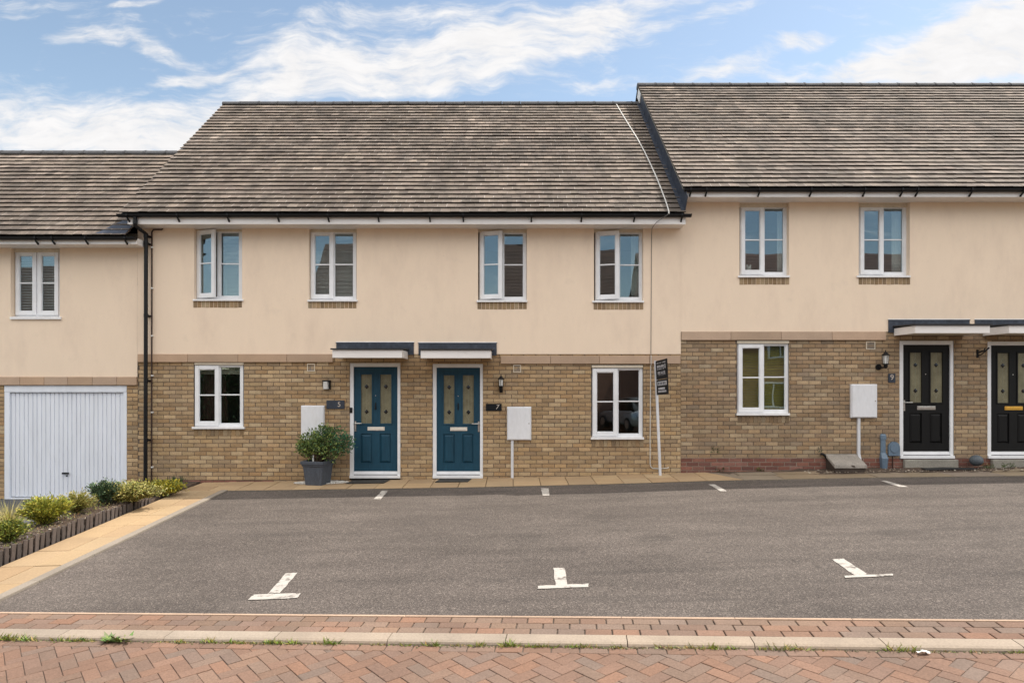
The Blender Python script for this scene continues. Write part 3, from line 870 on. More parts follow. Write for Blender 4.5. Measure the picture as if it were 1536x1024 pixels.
def swing(mb, start, hx, hy, deg):
    a = radians(deg)
    for i in range(start, len(mb.v)):
        x, y, z = mb.v[i]; x -= hx; y -= hy
        mb.v[i] = (hx + x * cos(a) + y * sin(a), hy - x * sin(a) + y * cos(a), z)

def window(house, u0, u1, v0, v1, recess, sill=None, deg=0.0, both=False, label=None, sillproud=.05):
    d = CAMD + recess
    x0, x1, z0, z1 = U(u0, d), U(u1, d), V(v1, d), V(v0, d)
    W, H = x1 - x0, z1 - z0
    y = recess
    fr = MB()
    fl = .035
    xm = x0 + W * .485
    if both: xm = x0 + W * .5
    ring(fr, x0, x1, z0, z1, fl, .05 if not both else fl, .055, .04, y, y + .065)
    fr.box(xm - .028, xm + .028, y + .002, y + .06, z0 + .055, z1 - .04)
    if not both:   # fixed light bead and glazing bar on the right half
        ring(fr, xm + .028, x1 - .05, z0 + .055, z1 - .04, .012, .018, .014, .012, y + .012, y + .05)
        zc = z0 + H * .515
        fr.box(xm + .04, x1 - .068, y + .018, y + .03, zc - .012, zc + .012)
    w = fr.build("window", M['white'], house, bevel=.004)
    if label: w["label"] = label
    def sash(xa, xb, hinge_left, deg_):
        mb = MB()
        za, zb_ = z0 + .022, z1 - .018
        ring(mb, xa, xb, za, zb_, .068, .068, .072, .068, y - .022, y + .03)
        ring(mb, xa + .068, xb - .068, za + .072, zb_ - .068, .012, .012, .012, .012, y - .012, y + .02)
        zc = za + (zb_ - za) * .508
        mb.box(xa + .08, xb - .08, y - .008, y + .004, zc - .012, zc + .012)
        hx = xa if hinge_left else xb
        if deg_: swing(mb, 0, hx, y, deg_)
        mb.build("casement", M['white'], w, bevel=.004)
        gp = MB()
        gp.box(xa + .07, xb - .07, y + .005, y + .011, za + .074, zb_ - .07)
        if deg_: swing(gp, 0, hx, y, deg_)
        gp.build("pane", M['glass'], w)
        hb = MB()
        hxx = xb - .03 if hinge_left else xa + .03
        hb.box(hxx - .008, hxx + .008, y + .031, y + .05, za + .5, za + .62)
        if deg_: swing(hb, 0, hx, y, deg_)
        hb.build("handle", M['white'], w)
    sash(x0 + .014, xm + .018 if not both else xm - .012, True, deg)
    if both:
        sash(xm + .012, x1 - .014, False, 0)
    else:
        gp = MB(); gp.box(xm + .036, x1 - .064, y + .031, y + .037, z0 + .066, z1 - .05); gp.build("pane", M['glass'], w)
    if sill:
        su0, su1, sv0, sv1 = sill
        mb = MB()
        dd = CAMD - sillproud
        mb.prism([(-sillproud, V(sv1, dd)), (recess + .05, V(sv1, dd) + .0), (recess + .05, z0 - .001), (recess - .002, z0 - .001), (-sillproud, V(sv0, dd))], 'x', U(su0, dd), U(su1, dd))
        mb.build("sill", M['sill'], w, bevel=.004)
    return w, (x0, x1, z0, z1)

def slat_blind(x0, x1, z0, z1, y, label, mat='blind', pitch=.025, tilt=38, group=None, drop=1.0):
    t = thing("window_blind", ((x0 + x1) / 2, y, z1), label, "blind", group)
    hb = MB(); hb.box(x0, x1, y - .02, y + .02, z1 - .03, z1); hb.build("headrail", M[mat], t)
    mb = MB()
    z = z1 - .04
    a = radians(tilt)
    while z > z1 - (z1 - z0) * drop + .03:
        j = random.uniform(-.0015, .0015)
        Mx = Matrix.Translation(((x0 + x1) / 2, y, z + j)) @ Matrix.Rotation(a, 4, 'X')
        mb.obox(Mx, x1 - x0 - .006, .026, .0012)
        z -= pitch
    mb.build("slats", M[mat], t)
    cb = MB()
    for fx in (.2, .8):
        xx = x0 + (x1 - x0) * fx
        cb.box(xx - .0012, xx + .0012, y - .016, y - .0145, z, z1 - .03)
    cb.build("cord", M[mat], t)
    rb = MB(); rb.box(x0, x1, y - .012, y + .012, z - .01, z + .008); rb.build("bottom_rail", M[mat], t)
    return t

def curtain(x0, x1, z0, z1, y, label, mat='fabric', folds=5, amp=.02):
    mb = MB()
    n = folds * 8
    rows = 6
    vs = []
    for j in range(rows + 1):
        for i in range(n + 1):
            f = i / n
            k = 1 - .12 * (j / rows) * f
            vs.append((x0 + (x1 - x0) * f * k, y + amp * sin(f * folds * 2 * pi) * (0.7 + .3 * j / rows), z0 + (z1 - z0) * j / rows))
    m = n + 1
    mb.idx(vs, [(j * m + i, j * m + i + 1, (j + 1) * m + i + 1, (j + 1) * m + i) for j in range(rows) for i in range(n)], (1, 1, 1), True)
    o = mb.build("curtain", M[mat], origin=((x0 + x1) / 2, y, z0))
    s = o.modifiers.new("Solid", 'SOLIDIFY'); s.thickness = .003
    return tag(o, label, "curtain")

SP, CP = sin(PITCH), cos(PITCH)
def roof_pt(x, s, h, ze):      # point on a roof plane: s up the slope from the eaves, h out of the plane
    return (x, -.40 + s * CP - h * SP, ze + s * SP + h * CP)

TILEC = [(0.104, 0.08, 0.062), (0.121, 0.094, 0.073), (0.136, 0.106, 0.084), (0.148, 0.117, 0.092), (0.162, 0.128, 0.101), (0.18, 0.143, 0.113), (0.21, 0.168, 0.135)]
def make_roof(house, x0, x1, ze, yr, seed, left_verge=True, yb=None):
    """tiled front slope from the eaves to the ridge at Y=yr plus a plain deck and rear slope"""
    rnd = random.Random(seed)
    S = (yr + .40) / CP
    g, tw, th = .18, .168, .018
    n = int(S / g) + 1
    mb = MB()
    for i in range(n):
        s0 = i * g
        s1 = min(s0 + g + .05, S)
        if s1 - s0 < .03: break
        off = (tw / 2 if i % 2 else 0) + rnd.uniform(-.01, .01)
        x = x0 - off
        upper = i / n
        wob = [rnd.uniform(-.003, .003) for _ in range(3)]
        while x < x1:
            a, b = max(x, x0), min(x + tw - .004, x1)
            x += tw
            if b - a < .02: continue
            q = noise.noise((a * .55, i * .09, seed)) + .6 * noise.noise((a * 2.1, i * .35, seed + 3))
            base = TILEC[min(6, max(0, int((q + 1.0) * 2.9 + rnd.uniform(-1.9, 1.9))))]
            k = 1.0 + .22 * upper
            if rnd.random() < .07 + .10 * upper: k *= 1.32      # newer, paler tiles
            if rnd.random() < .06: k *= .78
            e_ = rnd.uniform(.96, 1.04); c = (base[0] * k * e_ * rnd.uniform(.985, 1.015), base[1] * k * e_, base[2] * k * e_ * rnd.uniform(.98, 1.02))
            lift = .033 + rnd.uniform(-.002, .003) + .003 * sin(a * 1.3 + i)
            ds = rnd.uniform(-.005, .005) + .004 * sin(a * .9 + i * 1.7)
            la, lb = lift + rnd.uniform(-.0015, .0015), lift + rnd.uniform(-.0015, .0015)
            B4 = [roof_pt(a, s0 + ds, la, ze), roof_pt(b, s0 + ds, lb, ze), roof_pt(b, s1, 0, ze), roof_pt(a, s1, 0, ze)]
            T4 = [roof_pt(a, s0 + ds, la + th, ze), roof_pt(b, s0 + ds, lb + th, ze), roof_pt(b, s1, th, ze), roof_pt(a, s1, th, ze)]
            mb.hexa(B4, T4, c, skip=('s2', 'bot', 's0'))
            mb.face([B4[0], B4[1], T4[1], T4[0]], (c[0] * .16, c[1] * .16, c[2] * .16))      # butt edge painted dark, as the shade line under each course
            # pale worn side edge of the tile
            if rnd.random() < (.75 if i < 4 else .30):
                e = rnd.uniform(.005, .010)
                f0, f1 = s0 + ds + .002, s0 + g - rnd.uniform(.0, .08)
                pc = (.40, .35, .31)
                hh = lambda s: (la + th) * (1 - (s - s0) / (s1 - s0)) + th * (s - s0) / (s1 - s0) + .0012
                mb.face([roof_pt(a, f0, hh(f0), ze), roof_pt(a + e, f0, hh(f0), ze), roof_pt(a + e, f1, hh(f1), ze), roof_pt(a, f1, hh(f1), ze)], pc)
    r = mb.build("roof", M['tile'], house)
    # deck and rear slope
    dk = MB()
    P = lambda x, s, h: roof_pt(x, s, h, ze)
    zr = ze + S * SP
    ybk = yb if yb else 2 * yr + .4
    zbk = zr - (ybk - yr) * tan(PITCH)
    dk.idx([P(x0 + .01, .02, -.005), P(x1 - .01, .02, -.005), P(x1 - .01, S, -.005), P(x0 + .01, S, -.005)], [(0, 1, 2, 3)])
    dk.idx([(x0, yr, zr + .01), (x1, yr, zr + .01), (x1, ybk, zbk), (x0, ybk, zbk)], [(0, 1, 2, 3)])
    dk.build("roof_deck", M['felt'], r)
    # ridge tiles
    x = x0 - .01
    k = 0
    rb = MB()
    while x < x1:
        w = min(.45, x1 + .01 - x)
        rr = .105 + rnd.uniform(-.003, .003)
        pts = []
        for j in range(9):
            a = pi * (j / 8)
            pts.append((yr + cos(a) * rr * 1.15, zr - .02 + sin(a) * rr * .85))
        rb.prism(pts + [(yr - rr * 1.0, zr - .05), (yr + rr * 1.0, zr - .05)], 'x', x + .004, x + w - .004, (1, 1, 1))
        rb.prism([(p[0] * 1.0 + (p[0] - yr) * .06, p[1] + .006) for p in pts], 'x', x + w - .035, x + w - .006, (1, 1, 1))
        x += .45
    rb.build("ridge", M['ridge'], r)
    return r, S, zr

def eaves(house, x0, x1, ze, zsoff, u_br, gx0=None, gx1=None, ends=(True, True)):
    """white boxed eaves, black half-round gutter and its brackets"""
    f = MB()
    f.box(x0, x1, -.372, -.35, zsoff, ze - .012)
    if ends[0]: f.box(x0, x0 + .018, -.35, -.02, zsoff, ze - .012)
    if ends[1]: f.box(x1 - .018, x1, -.35, -.02, zsoff, ze - .012)
    f.build("fascia", M['fascia'], house, bevel=.003)
    s = MB(); s.box(x0 + .019, x1 - .019, -.349, .02, zsoff + .004, zsoff + .014); s.build("soffit", M['fascia'], house)
    gx0 = x0 - .04 if gx0 is None else gx0; gx1 = x1 + .06 if gx1 is None else gx1
    gy, gz, R = -.415, ze - .012, .052
    out = [(gy + R * cos(a), gz + R * sin(a)) for a in [pi + pi * k / 10 for k in range(11)]]
    inn = [(gy + (R - .006) * cos(a), gz + (R - .006) * sin(a)) for a in [2 * pi - pi * k / 10 for k in range(11)]]
    gm = MB()
    gm.prism(out + inn, 'x', gx0, gx1)
    # stop ends
    for xx in (gx0 - .004, gx1 - .006):
        gm.prism([(gy + (R + .003) * cos(a), gz + .004 + (R + .003) * sin(a)) for a in [pi + pi * k / 10 for k in range(11)]], 'x', xx, xx + .01)
    g = gm.build("gutter", M['black'], house)
    for u in u_br:
        x = U(u, CAMD - .40)
        bm = MB()
        bm.prism([(gy - R - .005, gz + .005), (gy - R - .005, gz - .02), (gy - .02, gz - R - .012), (-.373, gz - R - .045), (-.373, gz - R - .075), (-.378, gz - R - .075), (gy - .02, gz - R - .03), (gy - R - .012, gz - .03), (gy - R - .012, gz + .005)], 'x', x - .013, x + .013)
        bm.build("gutter_bracket", M['black'], g)
    return g

DOORS = []
def door(house, uL, uR, vT, vB, mat, handle='r', plate='chalk', label=None, knocker=True):
    """panelled composite door: laid out on a 75.5 x 171.5 grid taken from the photo"""
    X0, X1, Z1, Z0 = U(uL), U(uR), V(vT), V(vB)
    fx = lambda p: X0 + (p / 75.5) * (X1 - X0)
    fz = lambda p: Z1 - (p / 171.5) * (Z1 - Z0)
    yf, yl = .012, .045            # frame face, leaf face (set back in the opening)
    fr = MB()
    ring(fr, X0, X1, Z0, Z1, fx(5.6) - X0, X1 - fx(71), fz(164.5) - Z0, Z1 - fz(5.6), yf, .12)
    leaf = MB()
    holes = []
    panes = [(16.3, 32.3, 17, 90), (45, 61.5, 17, 90)]
    low = [(15.5, 32.8, 105.5, 149.5), (44, 60.8, 105.5, 149.5)]
    for a, b, c, d in panes: holes.append((fx(a), fx(b), fz(d), fz(c), .03))
    for a, b, c, d in low: holes.append((fx(a), fx(b), fz(d), fz(c), .02))
    panel(leaf, fx(5.6), fx(71), fz(164.4), fz(5.6), yl, holes)
    for a, b, c, d in low:
        x0, x1, z0, z1 = fx(a), fx(b), fz(d), fz(c)
        q = lambda e, y: [(x0 + e, y, z0 + e), (x1 - e, y, z0 + e), (x1 - e, y, z1 - e), (x0 + e, y, z1 - e)]
        R0, R1, R2 = q(0, yl + .02), q(.012, yl + .02), q(.046, yl - .004)
        leaf.idx(R0 + R1, [(0, 1, 5, 4), (1, 2, 6, 5), (2, 3, 7, 6), (3, 0, 4, 7)])
        leaf.idx(R1 + R2, [(0, 1, 5, 4), (1, 2, 6, 5), (2, 3, 7, 6), (3, 0, 4, 7)])
        leaf.face(R2)
    for a, b, c, d in panes:      # glazing cassette bead
        x0, x1, z0, z1 = fx(a), fx(b), fz(d), fz(c)
        ring(leaf, x0 - .022, x1 + .022, z0 - .022, z1 + .022, .022, .022, .022, .022, yl - .010, yl - .0005)
    L = leaf.build("door", M[mat], house, bevel=.003)
    if label: L["label"] = label
    fr.build("door_frame", M['white'], L, bevel=.004)
    th = MB()
    th.box(fx(5.7), fx(70.9), yl - .012, yl + .03, fz(165.6), fz(161.5))
    th.box(X0 + .001, X1 - .001, -.030, yf - .001, fz(171.3), fz(167.2))
    th.build("threshold", M['white'], L, bevel=.004)
    ts = MB(); ts.box(fx(5.8), fx(70.8), yl - .034, yl - .0335 + .004, fz(166.9), fz(165.9)); ts.build("threshold_seal", M['rubber'], L)
    for a, b, c, d in panes:
        x0, x1, z0, z1 = fx(a), fx(b), fz(d), fz(c)
        gp = MB(); gp.box(x0, x1, yl + .012, yl + .024, z0, z1); gp.build("pane", M['doorglass'], L)
        xc = (x0 + x1) / 2
        yy = yl + .0108
        for zc in (fz(35.2), fz(72.8)):
            dm = MB()
            r1, r2 = .040, .047
            dm.hexa([(xc - r1, yy, zc), (xc, yy, zc - r2), (xc + r1, yy, zc), (xc, yy, zc + r2)], [(xc - .003, yy - .006, zc), (xc, yy - .006, zc - .003), (xc + .003, yy - .006, zc), (xc, yy - .006, zc + .003)])
            dm.build("glass_diamond", M['mirrorblack'], L)
        cm = MB()
        cw = .0022
        cm.box(xc - cw, xc + cw, yl + .0095, yl + .0118, z0, z1)
        for s in (-1, 1):
            xx = xc + s * (x1 - x0) * .30
            cm.box(xx - cw * .7, xx + cw * .7, yl + .0099, yl + .0118, fz(35), fz(72.5))
            for zc, dz in ((fz(35.2), 1), (fz(72.8), -1)):
                cm.tube([(xx, yl + .011, zc), (xc, yl + .011, zc + dz * .14)], .0022, 5)
        cm.build("glazing_came", M['came'], L)
    lp = MB()
    a, b, c, d = 26, 51.5, 95.2, 100.6
    x0, x1, z0, z1 = fx(a), fx(b), fz(d), fz(c)
    lp.box(x0, x1, yl - .010, yl - .0004, z0, z1)
    lp.box(x0 + .02, x1 - .02, yl - .015, yl - .0101, z0 + .012, z1 - .012)
    lp.build("letterbox", M[plate], L, bevel=.003)
    hd = MB()
    hxp = 69.0 if handle == 'r' else 7.8
    s = -1 if handle == 'r' else 1
    xh = fx(hxp)
    hd.box(xh - .015, xh + .015, yl - .014, yl - .0004, fz(102), fz(86.5))
    hd.tube([(xh, yl - .012, fz(89.8)), (xh, yl - .055, fz(89.8)), (xh + s * .02, yl - .06, fz(89.8)), (xh + s * .125, yl - .06, fz(89.8))], .0095, 8)
    hd.tube([(xh, yl - .014, fz(98)), (xh, yl - .022, fz(98))], .011, 10)
    hd.build("handle", M['steel'], L)
    sp = MB(); xc = fx(38)
    sp.tube([(xc, yl - .0005, fz(48.5)), (xc, yl - .007, fz(48.5))], .009, 12)
    sp.build("spyhole", M['steel'], L)
    if knocker:
        kn = MB()
        kn.tube([(xc, yl - .004, fz(59)), (xc, yl - .014, fz(61)), (xc, yl - .014, fz(66)), (xc, yl - .010, fz(69))], [.008, .011, .014 if knocker == 'big' else .009, .02 if knocker == 'big' else .008], 10)
        kn.build("knocker", M['iron'], L)
    return L

def canopy(house, x0, x1, ztop, zbot, lx0, lx1, lz1, lz0, dep=.67, tail=.05, label=None):
    c = MB()
    t = .02
    c.box(x0, x1, -dep, -dep + t, zbot, ztop)
    c.box(x0, x0 + t, -dep + t, -.016, zbot, ztop)
    c.box(x1 - t, x1, -dep + t, -.016, zbot, ztop)
    o = c.build("canopy", M['fascia'], house, bevel=.003)
    if label: o["label"] = label
    s = MB(); s.box(x0 + t, x1 - t, -dep + t, -.016, zbot + .015, zbot + .025); s.build("soffit", M['trimcream'], o)
    r = MB()
    r.hexa([(x0 - .028, -dep - .028, ztop + .002), (x1 + .028, -dep - .028, ztop + .002), (x1 + .028, -.017, ztop + .03), (x0 - .028, -.017, ztop + .03)],
           [(x0 - .028, -dep - .028, ztop + .026), (x1 + .028, -dep - .028, ztop + .026), (x1 + .028, -.017, ztop + .05), (x0 - .028, -.017, ztop + .05)])
    r.build("roof_sheet", M['felt'], o)
    f = MB()
    f.box(lx0, lx1, -.030, -.0165, lz0, lz1)
    f.box(lx0 - .012, lx1 + .012, -.034, -.0305, lz1 - .012, lz1 + .0)
    f.build("lead_flashing", M['lead'], o, bevel=.003)
    b = MB(); b.box(lx0 - .004, lx1 + .004, -.024, -.0125, lz1 + .001, lz1 + .014); b.build("flashing_bead", M['sill'], o)
    return o

def vent(house, u0, u1, v0, v1):
    x0, x1, z0, z1 = U(u0), U(u1), V(v1), V(v0)
    mb = MB()
    ring(mb, x0, x1, z0, z1, .012, .012, .012, .012, -.012, .004)
    av = mb.build("air_vent", M['trimcream'], house)
    mb = MB()
    n = 5
    for i in range(n):
        z = z0 + .014 + (z1 - z0 - .028) * (i + .5) / n
        mb.hexa([(x0 + .012, -.004, z - .008), (x1 - .012, -.004, z - .008), (x1 - .012, .004, z), (x0 + .012, .004, z)], [(x0 + .012, -.002, z - .004), (x1 - .012, -.002, z - .004), (x1 - .012, .006, z + .006), (x0 + .012, .006, z + .006)])
    mb.build("grille", M['vent'], av)

def gable(house, name, x0, x1, ze, yr, yb, zlow=-1.0, mat='render', drop=.05):
    t = tan(PITCH)
    zr = ze + (yr + .40) * t - drop
    mb = MB()
    mb.prism([(.009, zlow), (yb, zlow), (yb, zr - (yb - yr) * t), (yr, zr), (.009, ze + .40 * t - drop)], 'x', x0, x1)
    return mb.build(name, M[mat], house)

# ----------------------------------------------------------------------------- middle house
ZE_M, YR_M = 4.765, 3.90
XL, XR = U(207), U(1021)
mh = thing("terraced_house", ((XL + XR) / 2, 0, 0), "cream rendered and buff brick terrace house with two teal front doors", "house")
upw = [  # frame u0,u1,v0,v1 ; opening ; sill ; soldier ; open angle
    ((295, 363.2, 345, 449), (291.8, 363.6, 342, 451), (289, 364.3, 448.6, 451.2), (290.5, 363.6, 451.4, 461.5), 20, "window with left casement swung wide open"),
    ((465.5, 534.6, 346, 450), (463.5, 535.2, 342, 452), (461, 536, 449.6, 452.2), (462.5, 535.2, 452.6, 462.5), 0, None),
    ((719, 789.8, 346.5, 450.5), (717, 790.2, 342, 453), (715, 791, 450.2, 453), (716, 790.4, 453.4, 464), 15, "window with left casement ajar"),
    ((892.5, 964, 346.5, 451), (890.8, 964.6, 342, 454), (888.5, 966, 450.8, 453.6), (890, 965, 454, 464.5), 15, "window with left casement ajar"),
]
lowin = [
    ((292, 365, 546.6, 640), (290.5, 365.8, 543, 643.5), (287.5, 366, 639.8, 643.2), (291, 366, 643.6, 653.5)),
    ((888, 964, 551, 655.5), (887, 965, 546.5, 659.4), (886.5, 966, 655.3, 659), (887, 965.5, 659.6, 670)),
]
ZS = V(531)               # top of the brickwork
ZSOF = 4.590
holes_up = [(U(o[0]), U(o[1]), V(o[3]), V(o[2]), .17) for _, o, *_ in upw]
rm = MB()
panel(rm, XL, XR, ZS, ZSOF + .05, -.014, holes_up)
rm.face([(XL, -.014, ZS), (XR, -.014, ZS), (XR, .01, ZS), (XL, .01, ZS)][::-1])
rm.build("render_wall", M['render'], mh)
DZ5 = (U(524.5), U(600.5), V(717), V(544.3)); DZ7 = (U(649), U(724.5), V(717), V(545.5))
holes_lo = [(U(o[0]), U(o[1]), V(o[3]), V(o[2]), .12) for _, o, *_ in lowin]
holes_d = [(a, b, c - .25, d, .10) for a, b, c, d in (DZ5, DZ7)]
ztop = V(543)
mm = MB()
panel(mm, XL, XR, -.9, ZS, .007, holes_lo + holes_d)
mm.build("mortar_bed", M['mortar'], mh)
bm_ = MB()
bricks(bm_, XL, XR, -.45, ZS - .002, 0.0, [h[:4] for h in holes_lo + holes_d], pal_main, ztop=ztop + .15)
bm_.build("brick_wall", M['brick'], mh)
string_course(mh, [(207.5, 500, 531, 543), (751, 1020.5, 533.5, 545.5)], .90)
for fr_, op, si, so_, deg, lab in upw:
    window(mh, *fr_, .09, si, deg, label=lab)
    soldier("soldier_course", mh, *so_, -.016)
for fr_, op, si, so_ in lowin:
    window(mh, *fr_, .035, si)
    soldier("soldier_course", mh, *so_, -.004)
    lt = MB(); lt.box(U(fr_[0] - .5), U(fr_[1] + .5), -.006, .06, V(fr_[2] + .2), V(fr_[2] - 3.6)); lt.build("lintel_trim", M['trimcream'], mh, bevel=.003)
# cream strips above the upper windows
for fr_, op, *_ in upw:
    lt = MB(); lt.box(U(op[0]) + .002, U(op[1]) - .002, .06, .12, V(fr_[2] + 1.0), ZSOF + .04); lt.build("lintel_trim", M['trimcream'], mh)
door(mh, 524.5, 600.5, 544.3, 717, 'teal', 'l', 'chalk', "teal front door with handle on its left and a big knocker", 'big')
door(mh, 649, 724.5, 545.5, 717, 'teal', 'r', 'chalk', "teal front door with handle on its right", True)
canopy(mh, U(498.5, 11.6), U(603, 11.6), V(524.5, 11.6), V(536.5, 11.6), U(505), U(621), V(513.5), V(532))
canopy(mh, U(631, 11.6), U(736, 11.6), V(525, 11.6), V(537, 11.6), U(628), U(745), V(514), V(533))
vent(mh, 461, 472.5, 545.5, 556.8); vent(mh, 770, 781.5, 547, 558.2)
gable(mh, "gable_wall", XL + .002, XL + .1, ZE_M, YR_M, 8.2)
rw = MB(); rw.box(XL + .1, XR, 8.1, 8.2, -1, 4.6); rw.build("rear_wall", M['inner'], mh)
fs_ = MB(); fs_.box(XL + .1, XR - .002, .19, 8.1, 2.42, 2.55); fs_.build("floor", M['inner'], mh)
iw = MB(); iw.box(XL + .1, XR - .002, 3.6, 3.7, -.6, 4.9); iw.box(U(640), U(641), .2, 3.6, -.6, 4.9); iw.build("inner_wall", M['inner'], mh)
cl = MB(); cl.box(XL + .1, XR - .002, .19, 3.6, 4.9, 4.95); cl.build("ceiling", M['inner'], mh)
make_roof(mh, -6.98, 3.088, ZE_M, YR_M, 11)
eaves(mh, -6.86, 3.10, ZE_M, ZSOF, [193, 268, 343, 418, 493, 568, 645, 695, 797, 872, 951, 1022], gx0=U(177, 11.85), gx1=U(1036.5, 11.85))
# down pipe
dp = MB()
xd = U(219, CAMD - .13); xo = U(203, CAMD - .41)
ydp = -.13
dp.tube([(xo, -.415, ZE_M - .06), (xo, -.415, V(338.5, 11.86)), (xd, ydp, V(352, 12.2)), (xd, ydp, V(362, 12.2)), (xd - .01, ydp, -.14)], .034, 14)
for v in (341, 351, 474, 366): 
    pass
dp.tube([(xo, -.415, V(329.5, 11.85)), (xo, -.415, V(336, 11.86))], .040, 14)
for v in (355, 366, 474, 571, 660):
    dp.tube([(xd, ydp, V(v - 3, 12.2)), (xd, ydp, V(v + 2, 12.2))], .040, 14)
    dp.box(xd - .03, xd + .03, ydp + .03, -.0145 if v < 531 else .0, V(v + 1, 12.2), V(v - 1.5, 12.2))
dpo = dp.build("downpipe", M['black'], mh)
cp = MB()
xc0, xc1 = U(228, CAMD - .03), U(244, CAMD - .03)
cp.tube([(xc1, -.035, ZSOF), (xc1, -.035, V(343.6, 12.24)), (xc1 - .02, -.035, V(344.6, 12.24)), (xc0 + .03, -.035, V(344.6, 12.24)), (xc0, -.035, V(348, 12.24)), (xc0 - .006, -.035, -.12)], .0135, 8)
cpo = cp.build("overflow_pipe", M['browncable'], mh)
for v in (371, 432, 503.5, 563, 618, 700):
    k = MB(); k.tube([(xc0, -.035, V(v - 1, 12.24)), (xc0, -.035, V(v + 1.2, 12.24))], .019, 8); k.box(xc0 - .02, xc0 + .02, -.03, -.001, V(v + .8, 12.24), V(v - .8, 12.24)); k.build("pipe_clip", M['whiteplastic'], cpo)

# ----------------------------------------------------------------------------- right house
ZE_R, YR_R = 5.215, 3.90
RX0, RX1 = U(1021) + .0, 12.6
rh = thing("terraced_house", (8.0, 0, 0), "taller terrace house at the end with black front doors and red brick base", "house")
ZSR = V(497.3); ZSOR = 5.075
upr = [((1110, 1180.6, 308.5, 413.4), (1108.8, 1183, 303.5, 416), (1107.5, 1185, 413.2, 416), (1108.5, 1183.5, 416.4, 427)),
       ((1288.5, 1359.8, 308.5, 413.4), (1287.5, 1364, 303.5, 416), (1286, 1366, 413.2, 416), (1287, 1364.5, 416.4, 427))]
lor = ((1106, 1183, 514.5, 619.6), (1105, 1183.6, 510.3, 623.4), (1105.5, 1185, 619.4, 623), (1106, 1184, 623.6, 634))
hup = [(U(o[0]), U(o[1]), V(o[3]), V(o[2]), .17) for _, o, *_ in upr]
rm = MB(); panel(rm, RX0 + .002, RX1, ZSR, ZSOR + .05, -.014, hup)
rm.face([(RX0, -.014, ZSR), (RX1, -.014, ZSR), (RX1, .01, ZSR), (RX0, .01, ZSR)][::-1]); rm.build("render_wall", M['render'], rh)
D9 = (1349.5, 1431, 511, 687.5); D11 = (1481.5, 1562, 512, 687.5)
hd_ = [(U(a), U(b), V(d) - .01, V(c), .10) for a, b, c, d in (D9, D11)]
hlo = [(U(lor[1][0]), U(lor[1][1]), V(lor[1][3]), V(lor[1][2]), .12)]
mm = MB(); panel(mm, RX0 + .002, RX1, .41, ZSR, .007, [(a, b, max(c, .2), d, e) for a, b, c, d, e in hlo + hd_]); mm.build("mortar_bed", M['mortar'], rh)
mm = MB(); panel(mm, RX0 + .002, RX1, -.9, .41, .007, [(a, b, c, d, e) for a, b, c, d, e in hd_]); mo = mm.build("mortar_bed", M['palemortar'], rh); mo["label"] = "pale mortar between the red base bricks"
bm_ = MB(); bricks(bm_, RX0 + .004, RX1, -.3, ZSR - .002, 0.0, [h[:4] for h in hlo + hd_], pal_right, off=.07, ztop=V(510) + .15); bm_.build("brick_wall", M['brick'], rh)
string_course(rh, [(1021.5, 1328, 497.5, 510)], .93)
for fr_, op, si, so_ in upr:
    window(rh, *fr_, .09, si); soldier("soldier_course", rh, *so_, -.016)
    lt = MB(); lt.box(U(op[0]) + .002, U(op[1]) - .002, .06, .12, V(fr_[2] + 1.0), ZSOR + .04); lt.build("lintel_trim", M['trimcream'], rh)
window(rh, *lor[0], .035, lor[2]); soldier("soldier_course", rh, *lor[3], -.004, BUFF2)
lt = MB(); lt.box(U(1105.5), U(1183.5), -.006, .06, V(514.7), V(511)); lt.build("lintel_trim", M['trimcream'], rh, bevel=.003)
door(rh, *D9, 'blackdoor', 'l', 'steel', "black front door with silver letterbox", False)
door(rh, *D11, 'blackdoor', 'r', 'gold', "black front door with gold letterbox, cut by the photo edge", False)
for a, b in ((1354, 1434), (1485, 1566)):
    st = MB(); st.box(U(a), U(b), -.075, -.003, G(U(a), -.1) - .1, V(688.6)); st.build("door_step", M['concrete'], rh, bevel=.008)
canopy(rh, 7.018, U(1485, 11.6), V(488, 11.6), V(499.6, 11.6), U(1331.5), U(1453), V(479.5), V(499))
canopy(rh, 8.65, 9.99, V(488, 11.6), V(499.6, 11.6), U(1461), U(1586), V(479.5), V(499))
vent(rh, 1299, 1312.5, 512, 524)
gable(rh, "gable_wall", RX0 + .003, RX0 + .1, ZE_R, YR_R, 8.2, mat='render')
gable(rh, "gable_wall", RX1 - .1, RX1 - .002, ZE_R, YR_R, 8.2, mat='render')
rw = MB(); rw.box(RX0 + .1, RX1 - .1, 8.1, 8.2, -1, 5.1); rw.build("rear_wall", M['inner'], rh)
fs_ = MB(); fs_.box(RX0 + .1, RX1 - .1, .19, 8.1, 2.85, 2.98); fs_.build("floor", M['inner'], rh)
iw = MB(); iw.box(RX0 + .1, RX1 - .1, 3.6, 3.7, -.6, 5.4); iw.build("inner_wall", M['inner'], rh)
cl = MB(); cl.box(RX0 + .1, RX1 - .1, .19, 3.6, 5.35, 5.4); cl.build("ceiling", M['inner'], rh)
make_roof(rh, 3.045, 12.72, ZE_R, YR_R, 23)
eaves(rh, 3.089, 12.65, ZE_R, ZSOR, [1035, 1058.6, 1137.6, 1215, 1295, 1351, 1374, 1455, 1532, 1610], gx0=U(1027, 11.85))
